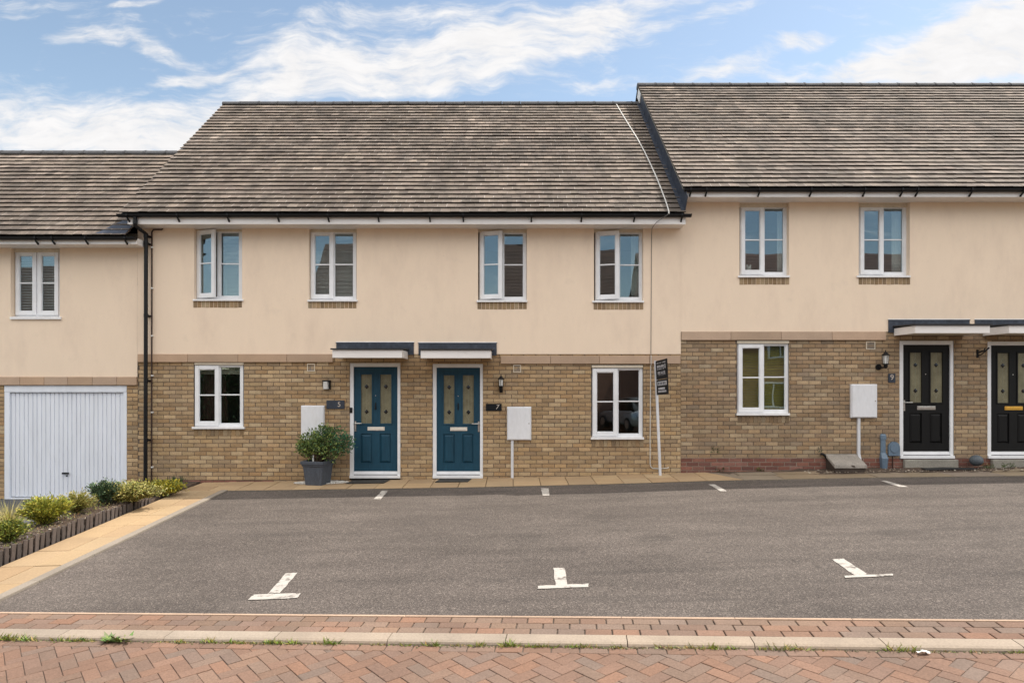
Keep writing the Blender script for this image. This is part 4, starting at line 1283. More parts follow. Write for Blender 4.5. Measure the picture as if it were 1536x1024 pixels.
# lead abutment flashing up the gable beside the lower roof, and the white board at its head
S_ = (YR_R + .40) / CP
fl = MB()
nseg = 4
for k in range(nseg):
    a, b = .05 + S_ * k / nseg, .05 + S_ * (k + 1) / nseg + (.05 if k < nseg - 1 else -.1)
    h0, h1 = .045, (ZE_R - ZE_M) * CP - .02
    x = RX0 - .004 * (k % 2) - .018
    pts = [roof_pt(x, a, h0, ZE_M), roof_pt(x, b, h0, ZE_M), roof_pt(x, b, h1, ZE_M), roof_pt(x, a, h1, ZE_M)]
    q = [(p[0] + .004, p[1], p[2]) for p in pts]
    fl.hexa(pts, q)
    # turned-out foot lying on the tiles
    pts = [roof_pt(x - .07, a, .044, ZE_M), roof_pt(x, a, .044, ZE_M), roof_pt(x, b, .044, ZE_M), roof_pt(x - .07, b, .044, ZE_M)]
    fl.hexa(pts, [roof_pt(p0, s, .050, ZE_M) for p0, s in ((x - .07, a), (x, a), (x, b), (x - .07, b))])
fl.build("lead_flashing", M['lead'], rh)
bb = MB()
a, b = S_ - .42, S_ - .02
pts = [roof_pt(3.062, a, -.26, ZE_R), roof_pt(3.080, a, -.26, ZE_R), roof_pt(3.080, b, -.26, ZE_R), roof_pt(3.062, b, -.26, ZE_R)]
bb.hexa(pts, [roof_pt(p0, s, -.02, ZE_R) for p0, s in ((3.062, a), (3.080, a), (3.080, b), (3.062, b))])
bb.build("barge_board", M['fascia'], rh)
uc = MB()
pts = [(3.05, 0), (3.10, 0)]
uc.hexa([roof_pt(3.052, .02, -.022, ZE_R), roof_pt(3.102, .02, -.022, ZE_R), roof_pt(3.102, S_, -.022, ZE_R), roof_pt(3.052, S_, -.022, ZE_R)],
        [roof_pt(3.052, .02, -.006, ZE_R), roof_pt(3.102, .02, -.006, ZE_R), roof_pt(3.102, S_, -.006, ZE_R), roof_pt(3.052, S_, -.006, ZE_R)])
uc.build("verge_undercloak", M['concrete'], rh)

# ----------------------------------------------------------------------------- left house with the garage
ZE_G, YR_G = 4.36, 2.40
GX0, GX1 = -12.4, XL - .002
gh = thing("terraced_house", (-9.5, 0, -.37), "lower terrace house with a white garage door under a single upper window", "house")
ZSG = V(565); ZSOG = 4.235
gfr, gop = (23, 89.6, 376.5, 474.5), (17, 90.4, 371, 477)
rm = MB(); panel(rm, GX0, GX1, ZSG, ZSOG + .05, -.014, [(U(gop[0]), U(gop[1]), V(gop[3]), V(gop[2]), .17)])
rm.face([(GX0, -.014, ZSG), (GX1, -.014, ZSG), (GX1, .01, ZSG), (GX0, .01, ZSG)][::-1]); rm.build("render_wall", M['render'], gh)
GD = (U(6), U(190), V(748), V(577.5))
hg = [(GD[0], GD[1], GD[2] - .4, GD[3], .10)]
mm = MB(); panel(mm, GX0, GX1, -.9, ZSG, .007, hg); mm.build("mortar_bed", M['mortar'], gh)
bm_ = MB(); bricks(bm_, GX0, GX1 - .004, -.6, ZSG - .002, 0.0, [h[:4] for h in hg], lambda x, z: vary(random.choice(BUFF), .13, .05), off=.11, ztop=V(577.5) + .15); bm_.build("brick_wall", M['brick'], gh)
string_course(gh, [(-220, 206.5, 565, 577.4)], .443)
window(gh, *gfr, .09, (14.5, 90.5, 475.2, 478.8), 0, both=True, label="window with two white casements and a slatted blind behind")
lt = MB(); lt.box(U(gop[0]) + .002, U(gop[1]) - .002, .06, .12, V(gfr[2] + 1.0), ZSOG + .04); lt.build("lintel_trim", M['trimcream'], gh)
gd = MB()
yg = .05
px0, px1, pz0, pz1 = U(14), U(184.5), V(746), V(588.5)
n = 26
w = (px1 - px0) / n
for i in range(n):
    xa = px0 + i * w
    gd.hexa([(xa, yg + .008, pz0), (xa + w, yg + .008, pz0), (xa + w, yg + .02, pz0), (xa, yg + .02, pz0)], [(xa, yg + .008, pz1), (xa + w, yg + .008, pz1), (xa + w, yg + .02, pz1), (xa, yg + .02, pz1)])
    e = w * (.16 if i % 2 else .10)
    r1, r2 = w * (.40 if i % 3 else .62), w * (.55 if i % 3 else .75)
    gd.prism([(xa + e * .5, yg + .0075), (xa + e, yg - .009), (xa + w - e, yg - .009), (xa + w - e * .5, yg + .0075)], 'z', pz0 + .02, pz1 - .01)
gdo = gd.build("garage_door", M['garage'], gh)
gf = MB()
ring(gf, GD[0] + .002, GD[1] - .002, V(749.5), V(587.5), U(13.5) - U(6), U(190) - U(185), .03, .012, .004, .09)
gf.box(GD[0] + .002, GD[1] - .002, .0, .09, V(587.3), V(578))
gf.build("door_frame", M['garage'], gdo, bevel=.004)
gk = MB()
gk.tube([(U(97.5), yg - .006, V(709.5)), (U(97.5), yg - .035, V(709.5))], .012, 10)
gk.box(U(92.5), U(102.5), yg - .05, yg - .028, V(711), V(708.4)); gk.tube([(U(98), yg - .004, V(713.8)), (U(98), yg - .014, V(713.8))], .014, 10)
gk.build("handle", M['black'], gdo, bevel=.003)
gsill = MB(); gsill.box(GD[0], GD[1], -.10, .2, -.52, V(749.7)); gsill.build("garage_sill", M['concrete'], gh, bevel=.006)
gable(gh, "gable_wall", GX0, GX0 + .1, ZE_G, YR_G, 5.2)
rw = MB(); rw.box(GX0 + .1, GX1, 5.1, 5.2, -1, 4.3); rw.build("rear_wall", M['inner'], gh)
fs_ = MB(); fs_.box(GX0 + .1, GX1 - .002, .19, 5.1, 2.05, 2.18); fs_.build("floor", M['inner'], gh)
cl = MB(); cl.box(GX0 + .1, GX1 - .002, .19, 5.1, 4.5, 4.55); cl.build("ceiling", M['inner'], gh)
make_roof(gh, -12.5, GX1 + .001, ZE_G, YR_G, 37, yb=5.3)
eaves(gh, -12.45, -6.708, ZE_G, ZSOG, [-60, 56, 81, 131, 190], gx0=-12.5, gx1=U(203.5, 11.85))
# lead soaker where the lower roof runs under the higher eaves
lf = MB()
for k in range(4):
    a, b = .04 + .18 * k, .04 + .18 * (k + 1) + .03
    xa = -7.42 + .10 * k
    lf.hexa([roof_pt(xa, a, .040, ZE_G), roof_pt(GX1 - .002, a, .040, ZE_G), roof_pt(GX1 - .002, b, .030, ZE_G), roof_pt(xa + .10, b, .030, ZE_G)],
            [roof_pt(xa, a, .046, ZE_G), roof_pt(GX1 - .002, a, .046, ZE_G), roof_pt(GX1 - .002, b, .036, ZE_G), roof_pt(xa + .10, b, .036, ZE_G)])
lf.build("lead_flashing", M['lead'], gh)

# ----------------------------------------------------------------------------- behind the panes
def inside(fr_, rec=.09): d = CAMD + rec; return U(fr_[0], d) + .03, U(fr_[1], d) - .03, V(fr_[3], d) + .03, V(fr_[2], d) - .01
a = inside(upw[0][0]); slat_blind(a[0] + .42, a[1], a[2], a[3], .185, "white slatted blind behind the wide open casement window", group="white blinds in the upper windows")
a = inside(upw[1][0]); slat_blind(*a, .185, "white slatted blind behind the closed upper window over the potted shrub", group="white blinds in the upper windows")
a = inside(gfr); slat_blind(*a, .185, "white slatted blind in the window above the garage door", pitch=.05, tilt=48, group="white blinds in the upper windows")
a = inside(lor[0], .035); slat_blind(*a, .17, "olive yellow slatted blind in the ground floor window of the taller house", 'yellowblind', .03, 62)
a = inside(upw[3][0]); curtain(a[1] - .16, a[1] + .02, a[2], a[3], .22, "white curtain at the side of the ajar upper window nearest the taller house")
a = inside(upr[1][0]); curtain(a[1] - .17, a[1] + .02, a[2], a[3], .22, "white curtain in the upper window of the taller house, above the wall lantern")
a = inside(upr[0][0]); curtain(a[1] - .10, a[1] + .03, a[2], a[3], .22, "narrow white curtain in the upper window next to the roof step", folds=3)
a = inside(lowin[0][0], .035)
rb_ = MB(); rb_.box(a[0], a[1], .15, .155, a[3] - .15, a[3]); rb_.tube([(a[0], .16, a[3] - .02), (a[1], .16, a[3] - .02)], .02, 10); rb_.box(a[0], a[1], .146, .158, a[3] - .165, a[3] - .15)
tag(rb_.build("roller_blind", M['trimcream'], origin=((a[0] + a[1]) / 2, .15, a[3])), "cream roller blind rolled high in the ground floor window beside the downpipe", "blind")
curtain(a[0], a[0] + .50, a[2], a[3], .26, "wine coloured curtain in the ground floor window beside the downpipe", 'darkfabric', 9)
# small ornament on a sill
a = inside(upr[0][0])
om = MB(); ox, oy, oz = U(1123, CAMD + .17), .17, a[2] - .02
om.lathe([(0.0, 0), (.045, .0), (.055, .03), (.05, .07), (.03, .095)], (ox, oy, oz), 14); om.lathe([(.02, .085), (.042, .105), (.05, .14), (.035, .175), (0, .185)], (ox, oy, oz), 14)
for s in (-1, 1): om.lathe([(.012, .165), (.018, .185), (.012, .205), (0, .21)], (ox + s * .032, oy, oz), 8)
tag(om.build("soft_toy", M['fabric'], origin=(ox, oy, oz)), "small white soft toy behind the glass of the window next to the roof step", "toy")
#@@PART3@@
# ----------------------------------------------------------------------------- wall fittings
def text_mesh(name, s, size, mat, parent, loc, depth=.003, shear=0.0):
    cu = bpy.data.curves.new(name, 'FONT'); cu.body = s; cu.size = size; cu.extrude = depth / 2; cu.align_x = 'CENTER'; cu.align_y = 'CENTER'; cu.shear = shear
    tmp = bpy.data.objects.new(name + "_tmp", cu); COL.objects.link(tmp)
    bpy.context.view_layer.update()
    me = bpy.data.meshes.new_from_object(tmp.evaluated_get(bpy.context.evaluated_depsgraph_get()))
    bpy.data.objects.remove(tmp)
    me.materials.clear(); me.materials.append(mat)
    o = bpy.data.objects.new(name, me); COL.objects.link(o)
    o.parent = parent; L = wloc(parent)
    o.location = (loc[0] - L.x, loc[1] - L.y, loc[2] - L.z); o.rotation_euler = (radians(90), 0, 0)
    return o

def number_sign(u0, u1, v0, v1, s, su, sv, size, label, mat='slate', shear=0.0, nm='numeral'):
    x0, x1, z0, z1 = U(u0), U(u1), V(v1), V(v0)
    t = thing("house_number_sign", ((x0 + x1) / 2, 0, (z0 + z1) / 2), label, "sign")
    mb = MB(); mb.box(x0, x1, -.016, -.003, z0, z1); mb.build("plate", M[mat], t, bevel=.002)
    text_mesh("numeral", s, size, M[nm], t, (U(su), -.0175, V(sv)), shear=shear)
    return t
number_sign(490, 517, 600.3, 613, "5", 509, 606.5, .125, "dark navy house number plate reading 5 beside the left teal door")
number_sign(729, 752.5, 605.2, 615.8, "7", 745.5, 610.5, .115, "black house number plate reading 7 under the lantern by the teal door", 'signblack', .25)
t = number_sign(1332, 1342.5, 560, 573.5, "9", 1337.3, 566, .14, "small grey slate house number reading 9 beside the black door")

def box_light():
    x0, x1, z0, z1 = U(485), U(496.5), V(583.5), V(570)
    t = thing("wall_light", ((x0 + x1) / 2, 0, (z0 + z1) / 2), "small dark square bulkhead light on brick above the number 5 plate", "wall light")
    b = MB(); b.box(x0, x1, -.035, -.002, z0, z1); b.box(x0, x1, -.085, -.035, z1 - .022, z1); b.box(x1 - .02, x1, -.085, -.035, z0, z1 - .0225); b.build("housing", M['iron'], t, bevel=.004)
    g = MB()
    n = 6
    rr = []
    for zz in (z0 + .004, z1 - .024):
        rr.append([(x0 + .006 + (x1 - x0 - .03) * .5 + (x1 - x0 - .03) * .5 * cos(a), -.036 - .045 * sin(a), zz) for a in [pi * k / n for k in range(n + 1)]])
    g.rings(rr, (1, 1, 1)); g.build("diffuser", M['glow'], t)
box_light()

def lantern(u, vtop, vbot, label, arm=False):
    dd = CAMD - (.14 if arm else .09)
    x, zt, zbm = U(u, dd), V(vtop, dd), V(vbot, dd)
    y = -(.14 if arm else .09)
    h = zt - zbm
    t = thing("wall_lantern", (x, 0, (zt + zbm) / 2), label, "wall lantern", "black wall lanterns by the doors")
    r = .052 if not arm else .06
    cap = MB()
    z = zt - h * (.12 if not arm else .10)
    cap.lathe([(0, h * .12), (.006, h * .10), (.010, h * .05), (.006, h * .03), (.02, 0), (r * .8, -h * .09), (r * 1.22, -h * .13), (r * 1.22, -h * .155), (r * .9, -h * .16), (0, -h * .16)], (x, y, z), 8)
    cap.build("cap", M['iron'], t)
    zg1 = z - h * .162; zg0 = zg1 - h * (.36 if not arm else .42)
    g = MB()
    rb = r * .86 if arm else r * .95
    g.rings([[(x + rb * .78 * cos(2 * pi * k / 6 + .5), y + rb * .78 * sin(2 * pi * k / 6 + .5), zg0) for k in range(6)], [(x + r * .86 * cos(2 * pi * k / 6 + .5), y + r * .86 * sin(2 * pi * k / 6 + .5), zg1) for k in range(6)]])
    g.build("glass", M['glow'], t)
    c = MB()
    for k in range(6):
        a = 2 * pi * k / 6 + .5
        c.tube([(x + rb * .80 * cos(a), y + rb * .80 * sin(a), zg0), (x + r * .88 * cos(a), y + r * .88 * sin(a), zg1)], .0045, 6)
    c.build("cage", M['iron'], t)
    b = MB()
    b.lathe([(0, .004), (rb * .98, .003), (rb * .98, -h * .03), (rb * .6, -h * .07), (rb * .75, -h * .13), (rb * .45, -h * .2), (.008, -h * .24), (0, -h * .25)], (x, y, zg0), 10)
    b.build("base", M['iron'], t)
    m = MB()
    if arm:
        xw = x - .06
        m.tube([(xw, -.002, zbm + .06), (xw, -.022, zbm + .06)], .055, 16)
        m.tube([(xw, -.02, zbm + .06), (xw + .01, -.07, zbm + .045), (x - .01, y + .01, zbm + .055), (x, y, zg0 - h * .1)], .012, 8)
        m.tube([(xw, -.02, zbm + .035), (xw, -.034, zbm + .035)], .012, 8)
    else:
        m.box(x - .03, x + .03, -.016, -.002, zbm + .0, zbm + h * .42)
        m.tube([(x, -.012, zbm + h * .12), (x, y + .02, zbm + h * .10), (x, y, zg0 - h * .12)], .014, 8)
    m.build("bracket", M['iron'], t)
lantern(751.5, 561, 588.5, "black upright lantern on brick right of the second teal door")
lantern(1328.5, 525, 555, "black lantern on a curved arm left of the black door", True)

def broken_bracket():
    mb = MB()
    x, z = U(1466), V(529)
    mb.box(x - .018, x + .018, -.012, -.001, z - .09, z + .06)
    mb.tube([(x, -.01, z), (x + .05, -.06, z + .03), (x + .10, -.09, z + .04), (x + .15, -.09, z + .09)], .014, 8)
    mb.tube([(x + .07, -.07, z + .035), (x + .09, -.08, z + .085)], .010, 8)
    mb.tube([(x, -.01, z - .05), (x + .03, -.05, z - .04), (x + .10, -.09, z + .035)], .009, 8)
    mb.build("wall_bracket", M['iron'], origin=(x, 0, z))
    tag(bpy.data.objects["wall_bracket"], "broken black iron lamp bracket on brick between the two black doors", "bracket")
broken_bracket()

db = MB(); db.box(U(524.2), U(528.4), -.004, .0115, V(619), V(611)); db.box(U(525.2), U(527.4), -.008, -.0041, V(617), V(615.2))
tag(db.build("doorbell", M['black'], origin=(U(526), 0, V(615)), bevel=.003), "small black doorbell on the white frame of the left teal door", "doorbell")

def meter_box(u0, u1, v0, v1, label, conduit=None, hinge='r', proud=.07):
    x0, x1, z0, z1 = U(u0, CAMD - proud), U(u1, CAMD - proud), V(v1, CAMD - proud), V(v0, CAMD - proud)
    t = thing("meter_box", ((x0 + x1) / 2, 0, z0), label, "meter box", "white utility meter boxes on the brick")
    b = MB(); b.box(x0, x1, -proud + .014, -.002, z0, z1); b.build("body", M['meter'], t, bevel=.006)
    d = MB(); d.box(x0 + .014, x1 - .014, -proud - .004, -proud + .0135, z0 + .014, z1 - .014); dd = d.build("door", M['meter'], t, bevel=.006)
    k = MB(); xk = x1 - .045 if hinge == 'r' else x0 + .045
    k.tube([(xk, -proud - .003, (z0 + z1) / 2), (xk, -proud - .008, (z0 + z1) / 2)], .010, 10); k.build("lock", M['greygrp'], dd)
    if conduit:
        c = MB()
        ua, ub, zb0, lean = conduit
        xa, xb = U(ua), U(ub)
        zend = V(zb0)
        zk = zend + .28
        c.hexa([(xa, -.04, zk), (xb, -.04, zk), (xb, -.002, zk), (xa, -.002, zk)], [(xa, -.04, z0 - .001), (xb, -.04, z0 - .001), (xb, -.002, z0 - .001), (xa, -.002, z0 - .001)], skip=('bot',))
        c.hexa([(xa + lean, -.04 - abs(lean), zend), (xb + lean * .7, -.04 - abs(lean), zend), (xb + lean * .7, -.002, zend), (xa + lean, -.002, zend)], [(xa, -.04, zk), (xb, -.04, zk), (xb, -.002, zk), (xa, -.002, zk)], skip=('top',))
        c.build("conduit", M['post'], t)
    return t
meter_box(451, 486, 608, 661, "white meter box half hidden behind the potted shrub")
meter_box(760.5, 797, 609.8, 660, "white meter box right of the second teal door, on a straight white conduit", (766.3, 770.3, 719, 0))
meter_box(1277.3, 1316.5, 576, 626.5, "white meter box left of the black door, on a conduit bent at its foot", (1285, 1289, 703, .045))

def gas_box():
    yb, yf = -.01, -.40
    zg = G(U(1262), -.3)
    x0, x1 = U(1238, CAMD - .05), U(1284, CAMD - .05)
    t = thing("gas_meter_box", ((x0 + x1) / 2, -.2, zg), "low grey gas meter box with sloping lid against the red brick base", "meter box")
    b = MB()
    zt_b, zt_f = V(681), V(697, CAMD + yf) - .045
    b.hexa([(x0 + .03, yf + .03, zg - .05), (x1 + .0, yf + .03, zg - .05), (x1 + .0, yb, zg - .05), (x0 + .03, yb, zg - .05)], [(x0 + .02, yf + .02, zt_f), (x1 + .01, yf + .02, zt_f), (x1 + .01, yb, zt_b - .03), (x0 + .02, yb, zt_b - .03)])
    b.build("body", M['browngrp'], t, bevel=.012)
    l = MB()
    l.hexa([(x0, yf, zt_f - .02), (x1 + .03, yf, zt_f - .02), (x1 + .03, yb, zt_b - .03), (x0, yb, zt_b - .03)], [(x0 + .01, yf + .01, zt_f + .045), (x1 + .02, yf + .01, zt_f + .045), (x1 + .02, yb, zt_b + .01), (x0 + .01, yb, zt_b + .01)])
    lo = l.build("lid", M['greygrp'], t, bevel=.012)
    k = MB(); xm = (x0 + x1) / 2 + .06; k.hexa([(xm - .03, yf - .006, zt_f + .02), (xm + .03, yf - .006, zt_f + .0), (xm + .03, yf + .02, zt_f + .0), (xm - .03, yf + .02, zt_f + .02)], [(xm - .035, yf - .004, zt_f + .04), (xm + .01, yf - .004, zt_f + .035), (xm + .01, yf + .02, zt_f + .035), (xm - .035, yf + .02, zt_f + .04)])
    k.build("latch", M['browngrp'], lo)
    p = MB(); p.tube([(x0 - .08, -.03, V(680)), (x0 - .04, -.05, V(680.5)), (x0 + .0, -.05, V(683)), (x0 + .02, -.06, V(687))], .022, 8); p.build("pipe_stub", M['iron'], t)
gas_box()

def cable_cover():
    x0, x1 = U(1319.5), U(1328)
    zg = G(x0, -.1)
    xm = (x0 + x1) / 2
    t = thing("cable_cover", (xm, 0, zg), "tall blue grey plastic cable cover on the wall beside the meter conduit", "cable cover")
    a = MB()
    w = (x1 - x0) / 2
    prof = lambda z, ww, dpt: [(xm - ww, -.002, z), (xm - ww, -dpt, z), (xm - ww * .5, -dpt - .014, z), (xm + ww * .5, -dpt - .014, z), (xm + ww, -dpt, z), (xm + ww, -.002, z)]
    a.rings([r[::-1] for r in (prof(V(679.5), w * .86, .03), prof(V(657), w * .8, .03))])
    a.build("duct", M['bluegrey'], t, bevel=.003)
    b = MB(); b.rings([r[::-1] for r in (prof(V(658.5), w, .038), prof(V(652.5), w, .038), prof(V(650.5), w * .7, .026))]); b.build("cap", M['bluegrey'], t, bevel=.003)
    c = MB(); c.rings([r[::-1] for r in (prof(zg - .03, w * .8, .07), prof(V(696), w * 1.0, .08), prof(V(686.5), w * 1.15, .09), prof(V(678.5), w * .9, .035))]); c.build("hockey_stick_base", M['bluegrey'], t, bevel=.003)
cable_cover()

def terminal_box():
    x0, x1, z0, z1 = U(1331.3), U(1348.3), V(683), V(662)
    xm, r = (x0 + x1) / 2, (x1 - x0) / 2
    t = thing("terminal_box", (xm, 0, z0), "blue grey round topped terminal box on the wall beside the black door", "terminal box")
    out = [(x0, z0), (x1, z0)] + [(xm + r * cos(a), z1 - r + r * sin(a)) for a in [pi * k / 14 for k in range(15)]]
    b = MB(); b.prism(out, 'y', -.002, -.04); b.build("body", M['bluegrey'], t, bevel=.004)
    inn = [(xm + (p[0] - xm) * .72, z0 + .03 + (p[1] - z0) * .78) for p in out]
    c = MB(); c.prism([(xm + r * .74 * cos(a), z1 - r * 1.12 + r * .78 * sin(a)) for a in [2 * pi * k / 20 for k in range(20)]], 'y', -.0402, -.052); c.build("cover", M['bluegrey'], t, bevel=.004)
    p = MB(); p.tube([(xm - .02, -.02, z0 + .002), (xm - .025, -.02, G(xm, 0) - .02)], .010, 8); p.build("pipe", M['browncable'], t)
terminal_box()

# ----------------------------------------------------------------------------- aerial cable over the roof and down the wall
def cable():
    ze = ZE_M
    pts = []
    def roofp(u, v):      # photo point -> roof plane
        lo, hi = 11.5, 17.5
        for _ in range(50):
            d = (lo + hi) / 2
            z = CAMZ - (v - 575) * d / 1000; y = d - CAMD
            zr = ze + (y + .40) * tan(PITCH) + .06
            if z > zr: lo = d
            else: hi = d
        return (U(u, d), y, z)
    for u, v in ((924.5, 156.5), (933, 171), (944, 189), (956, 208), (967, 228), (977, 249), (986, 269), (993, 287), (999, 303), (1003, 316), (1003.5, 320.5)):
        pts.append(roofp(u, v))
    t = thing("aerial_cable", (U(977), 0, 2.2), "thin pale cable crossing the tiles and dropping down the wall by the leaning sign", "cable")
    a = MB(); a.tube(pts, .013, 6); a.build("roof_run", M['cablewhite'], t)
    dd = CAMD - .03
    e = pts[-1]
    w = MB()
    w.tube([e, (e[0] - .02, -.48, ZE_M - .03), (U(985, CAMD - .39), -.385, V(333, 11.88)), (U(981, CAMD - .39), -.38, V(338, 11.88)), (U(978, CAMD - .1), -.10, ZSOF - .01), (U(977.5, dd), -.024, V(350, dd)), (U(977, dd), -.022, V(440, dd)), (U(976.5, dd), -.022, V(531, dd)), (U(976.5, dd), -.040, V(533, dd)), (U(976.5, dd), -.042, V(545, dd))], .0052, 6)
    w.build("upper_drop", M['cableblack'], t)
    l = MB()
    l.tube([(U(976.5, dd), -.042, V(533, dd)), (U(976.5, dd), -.042, V(546, dd)), (U(976.3, dd), -.012, V(549, dd)), (U(976, dd), -.010, V(600, dd)), (U(975.5, dd), -.010, V(660, dd)), (U(975.5, dd), -.010, V(695, dd)), (U(976.5, dd), -.010, V(700, dd)), (U(979.5, dd), -.010, V(702.5, dd)), (U(986, dd), -.010, V(702.8, dd)), (U(1001, dd), -.010, V(702.3, dd)), (U(1003.5, dd), -.006, V(700.8, dd))], .0085, 6)
    l.build("lower_drop", M['cablewhite'], t)
cable()

# ----------------------------------------------------------------------------- leaning agent board
def agent_board():
    y = -.20
    d = CAMD + y
    base = Vector((U(990.5, d), y, V(714.5, d) - .04)); top = Vector((U(983.5, d), y + .02, V(541, d)))
    t = thing("letting_board", tuple(base), "leaning white post with a black letting board turned edge-on to the street", "sign")
    p = MB()
    ax = (top - base)
    w = .022
    p.hexa([base + Vector((-w, -w, 0)), base + Vector((w, -w, 0)), base + Vector((w, w, 0)), base + Vector((-w, w, 0))], [top + Vector((-w, -w, 0)), top + Vector((w, -w, 0)), top + Vector((w, w, 0)), top + Vector((-w, w, 0))])
    p.build("post", M['post'], t, bevel=.003)
    # board stands out from the post towards the street
    def bp(a, h, o=0.0):      # a: distance out from the post, h: 0..1 down the post
        c = top.lerp(base, 0) + (base - top) * h
        dirv = Vector((.105, -1, .05)).normalized()
        nrm = Vector((-1, -.105, 0)).normalized()
        return c + dirv * (a + .024) + nrm * o + Vector((0, 0, 0))
    def plate(a0, a1, h0, h1, o0, o1, mat, name, par):
        m = MB()
        m.hexa([bp(a0, h1, o0), bp(a1, h1, o0), bp(a1, h1, o1), bp(a0, h1, o1)], [bp(a0, h0, o0), bp(a1, h0, o0), bp(a1, h0, o1), bp(a0, h0, o1)])
        return m.build(name, M[mat], par)
    b1 = plate(0, .60, .004, .162, -.006, .006, 'signblack', "board", t)
    b2 = plate(0, .60, .166, .290, -.006, .006, 'signblack', "board", t)
    b2["label"] = "lower black board with a pale panel"
    rnd = random.Random(3)
    for side in (1,):
        m = MB()
        def bar(a0, a1, h0, h1):
            m.hexa([bp(a0, h1, .0062), bp(a1, h1, .0062), bp(a1, h1, .0075), bp(a0, h1, .0075)], [bp(a0, h0, .0062), bp(a1, h0, .0062), bp(a1, h0, .0075), bp(a0, h0, .0075)])
        # faint unreadable rows of pale lettering
        for (h0, h1, a0, a1, n) in ((.022, .030, .06, .54, 12), (.045, .066, .07, .44, 7), (.072, .082, .07, .44, 9), (.040, .078, .48, .53, 1), (.098, .120, .10, .52, 8), (.124, .130, .14, .5, 10)):
            w = (a1 - a0) / n
            for i in range(n):
                if rnd.random() < .08: continue
                aa = a0 + i * w
                if n > 1 and rnd.random() < .6:
                    bar(aa + w * .1, aa + w * .30, h0, h1); bar(aa + w * .3, aa + w * .72, h0 + (h1 - h0) * rnd.choice([0, .4, .8]), h0 + (h1 - h0) * rnd.choice([.9, 1.0]))
                else: bar(aa + w * .1, aa + w * .75, h0, h1)
        m.build("pale_lettering", M['signwhite'], b1)
        m = MB()
        bar(.06, .55, .180, .214)
        for (h0, h1, a0, a1, n) in ((.232, .248, .06, .54, 1), (.256, .272, .08, .52, 9)):
            w = (a1 - a0) / n
            for i in range(n): bar(a0 + i * w + w * .08, a0 + i * w + w * .8, h0, h1)
        m.build("pale_panel", M['signwhite'], b2)
        k = MB()
        for i in range(5):
            a0 = .10 + i * .085
            k.hexa([bp(a0, .209, .0077), bp(a0 + .05, .209, .0077), bp(a0 + .05, .209, .0085), bp(a0, .209, .0085)], [bp(a0, .186, .0077), bp(a0 + .05, .186, .0077), bp(a0 + .05, .186, .0085), bp(a0, .186, .0085)])
        k.build("dark_lettering", M['slate'], b2)
agent_board()

# ----------------------------------------------------------------------------- plants
def leaf(mb, p, d, up, L, W, col):
    """one folded leaf: base p, direction d"""
    d = d.normalized(); s = d.cross(up)
    if s.length < 1e-4: s = d.cross(Vector((1, .2, .1)))
    s.normalize(); n = s.cross(d)
    m = p + d * L * .45 - n * W * .12
    q = p + d * L
    mb.idx([p, m + s * W * .5 + n * W * .18, q, m - s * W * .5 + n * W * .18], [(0, 1, 2), (0, 2, 3)], col, False)

def rv(rnd): 
    while True:
        v = Vector((rnd.uniform(-1, 1), rnd.uniform(-1, 1), rnd.uniform(-1, 1)))
        if .05 < v.length < 1: return v

def shrub(name, base, radii, height, n_stems, leaves_per, L, W, cols, label, cat="shrub", group=None, lift=.15, upward=.5, seed=1, stem_r=.006, jitter=.06, arch=0.0, parts=True, droop=0.0):
    rnd = random.Random(seed)
    base = Vector(base)
    t = thing(name, tuple(base), label, cat, group)
    sm, lm = MB(), MB()
    for i in range(n_stems):
        a = rnd.uniform(0, 2 * pi); rr = sqrt(rnd.random())
        hh = height * rnd.uniform(.62, 1.04) * (1 - .30 * rr * rr)
        tip = base + Vector((cos(a) * radii[0] * rr, sin(a) * radii[1] * rr, hh))
        mid = base + Vector((cos(a) * radii[0] * rr * (.25 + arch), sin(a) * radii[1] * rr * (.25 + arch), hh * .5))
        b0 = base + Vector((cos(a) * .03, sin(a) * .03, -.02))
        pts = []
        for k in range(6):
            f = k / 5
            p = b0 * (1 - f) ** 2 + mid * 2 * f * (1 - f) + tip * f * f
            p.z -= droop * f * f * rr
            pts.append(p)
        sm.tube(pts, [stem_r * (1 - .75 * k / 5) for k in range(6)], 5)
        tone = rnd.uniform(.75, 1.2)
        for k in range(leaves_per):
            f = lift + (1 - lift) * (rnd.random() ** .65)
            j = min(4, int(f * 5)); ff = f * 5 - j
            p = pts[j].lerp(pts[j + 1], ff) + rv(rnd) * jitter * (.4 + f)
            out = (pts[j + 1] - pts[j]).normalized() * upward + rv(rnd) * .9 + Vector((cos(a), sin(a), 0)) * .25
            c = rnd.choice(cols)
            kk = tone * rnd.uniform(.8, 1.2)
            leaf(lm, p, out, rv(rnd) + Vector((0, 0, .6)), L * rnd.uniform(.65, 1.2), W * rnd.uniform(.7, 1.2), tuple(x * kk for x in c))
    sm.build("stems", M['stem'], t)
    lm.build("foliage", M['leaf'], t)
    return t

